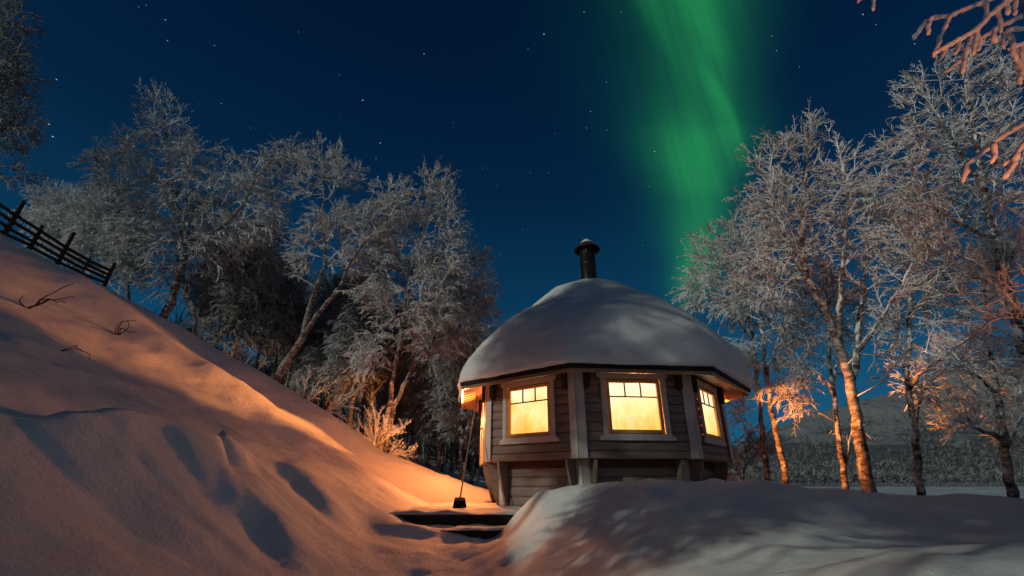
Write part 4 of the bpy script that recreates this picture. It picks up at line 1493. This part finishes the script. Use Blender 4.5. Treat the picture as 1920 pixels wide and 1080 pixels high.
shrub('frosted_bush', 'small frosted undergrowth bush at the wood edge by the forked birch', (565, 745), [(600, 715), (580, 700), (555, 705), (620, 720), (545, 720)], 12.4, 57, .013, FROST, .22, 2)

# --- trees deeper in the wood: four kinds copied about
def generic(seed, label, frost):
    rng = np.random.default_rng(seed)
    y0 = 20.0
    lean = rng.normal(0, 14)
    st = [[(960, 905), (960 + lean * .3, 840), (960 + lean * .7, 770), (960 + lean, 700), (960 + lean * 1.2, 630), (960 + lean * 1.3, 560)]]
    for k in range(4):
        v = 800 - k * 50; s = (-1) ** k
        st.append([(960 + lean * .5, v), (960 + lean * .6 + s * 25, v - 35, rng.normal(0, .4)), (960 + lean * .8 + s * 50, v - 80, rng.normal(0, .8))])
    bl = [(960 + lean * 1.2 + rng.normal(0, 14), v, rng.uniform(28, 46), 42) for v in (590, 650, 700, 750)] + [(960 + s * 45, 720 + rng.normal(0, 25), 32, 45) for s in (-1, 1)]
    return make_tree('wood_birch', label, 'tree', st, bl, y0, .10, n=420, seed=seed, droop=1.0, twig=.6, tr=.016, per=3, lets=3, frost=frost, ground_base=False)


WOOD_LABEL = 'slender frosted birch in the dim wood behind the slope and hut'
kinds = [generic(71, WOOD_LABEL, FROST_DARK), generic(72, WOOD_LABEL, FROST_DARK), generic(73, WOOD_LABEL, FROST_DARK), generic(74, WOOD_LABEL, FROST_DARK)]
spots = [(640, 14.5, .8), (685, 15.0, .85), (775, 16.0, .8), (800, 18.0, .9), (820, 15.5, .75), (845, 20.0, .9), (866, 14.6, .7), (884, 18.0, .75), (905, 24.0, .9), (925, 21.0, .7), (760, 21.0, .9), (725, 19.0, .9),
         (600, 18.0, .8), (560, 16.5, .75), (660, 22.0, .9), (470, 17.0, .7), (430, 19.0, .8), (535, 21.0, .85), (380, 17.0, .6), (280, 17.5, .6), (330, 20.0, .7), (830, 26.0, 1.0), (790, 28.0, 1.0), (700, 27.0, 1.0), (870, 30.0, 1.0),
         (740, 32.0, 1.05), (620, 28.0, 1.0), (900, 34.0, 1.0), (850, 36.0, 1.0), (500, 25.0, .9), (575, 24.0, .9), (950, 30.0, .8), (985, 36.0, .8)]
for k in range(26):
    a_ = RNG.uniform(-13, 1.2) ; y_q = RNG.uniform(15, 34)
    spots.append((960 + a_ / (y_q * CP) * F_PX, y_q, RNG.uniform(.45, .85)))
SHADING_BIRCHES = [(-13.5, -6.5, .8), (-15.5, -8.5, .75), (-17, -6, .7), (-17, -2.5, .7), (-15.5, .5, .6), (-19, -4, .8), (-12, -3.5, .8), (-5.6, -.6, .5), (-6.9, -5.2, 1.5), (-4.9, -3.7, 1.3)]  # last three stand lower, added to block moonlight on mound and near branches
rr = random.Random(4)
nw = len(spots)
for i, (u, y, s) in enumerate(spots + [(0, 0, 1.0)] * len(SHADING_BIRCHES)):
    src = kinds[i % 4]
    if i < 4:
        t = src
    else:
        t = src.copy(); COL.objects.link(t)
        for ch in list(src.children):
            c = ch.copy(); COL.objects.link(c); c.parent = t
    x = (u - 960) / F_PX * (y * CP * 1.0)
    if i >= nw:                          # unseen birches behind the camera, set to shade the moonlight
        x, y, s = SHADING_BIRCHES[i - nw]
    t.location = (x, y, gh(x, y) - .1)
    t.rotation_euler = (0, 0, rr.uniform(0, 6.28))
    t.scale = (s * rr.uniform(.85, 1.1), s * rr.uniform(.85, 1.1), s * rr.uniform(.85, 1.1))
    t['label'] = WOOD_LABEL if i < nw else 'unseen frosted birch behind the camera, set to shade the moonlight'
    t['group'] = 'birches deep in the wood behind the slope' if i < nw else 'birches shading the moonlight'
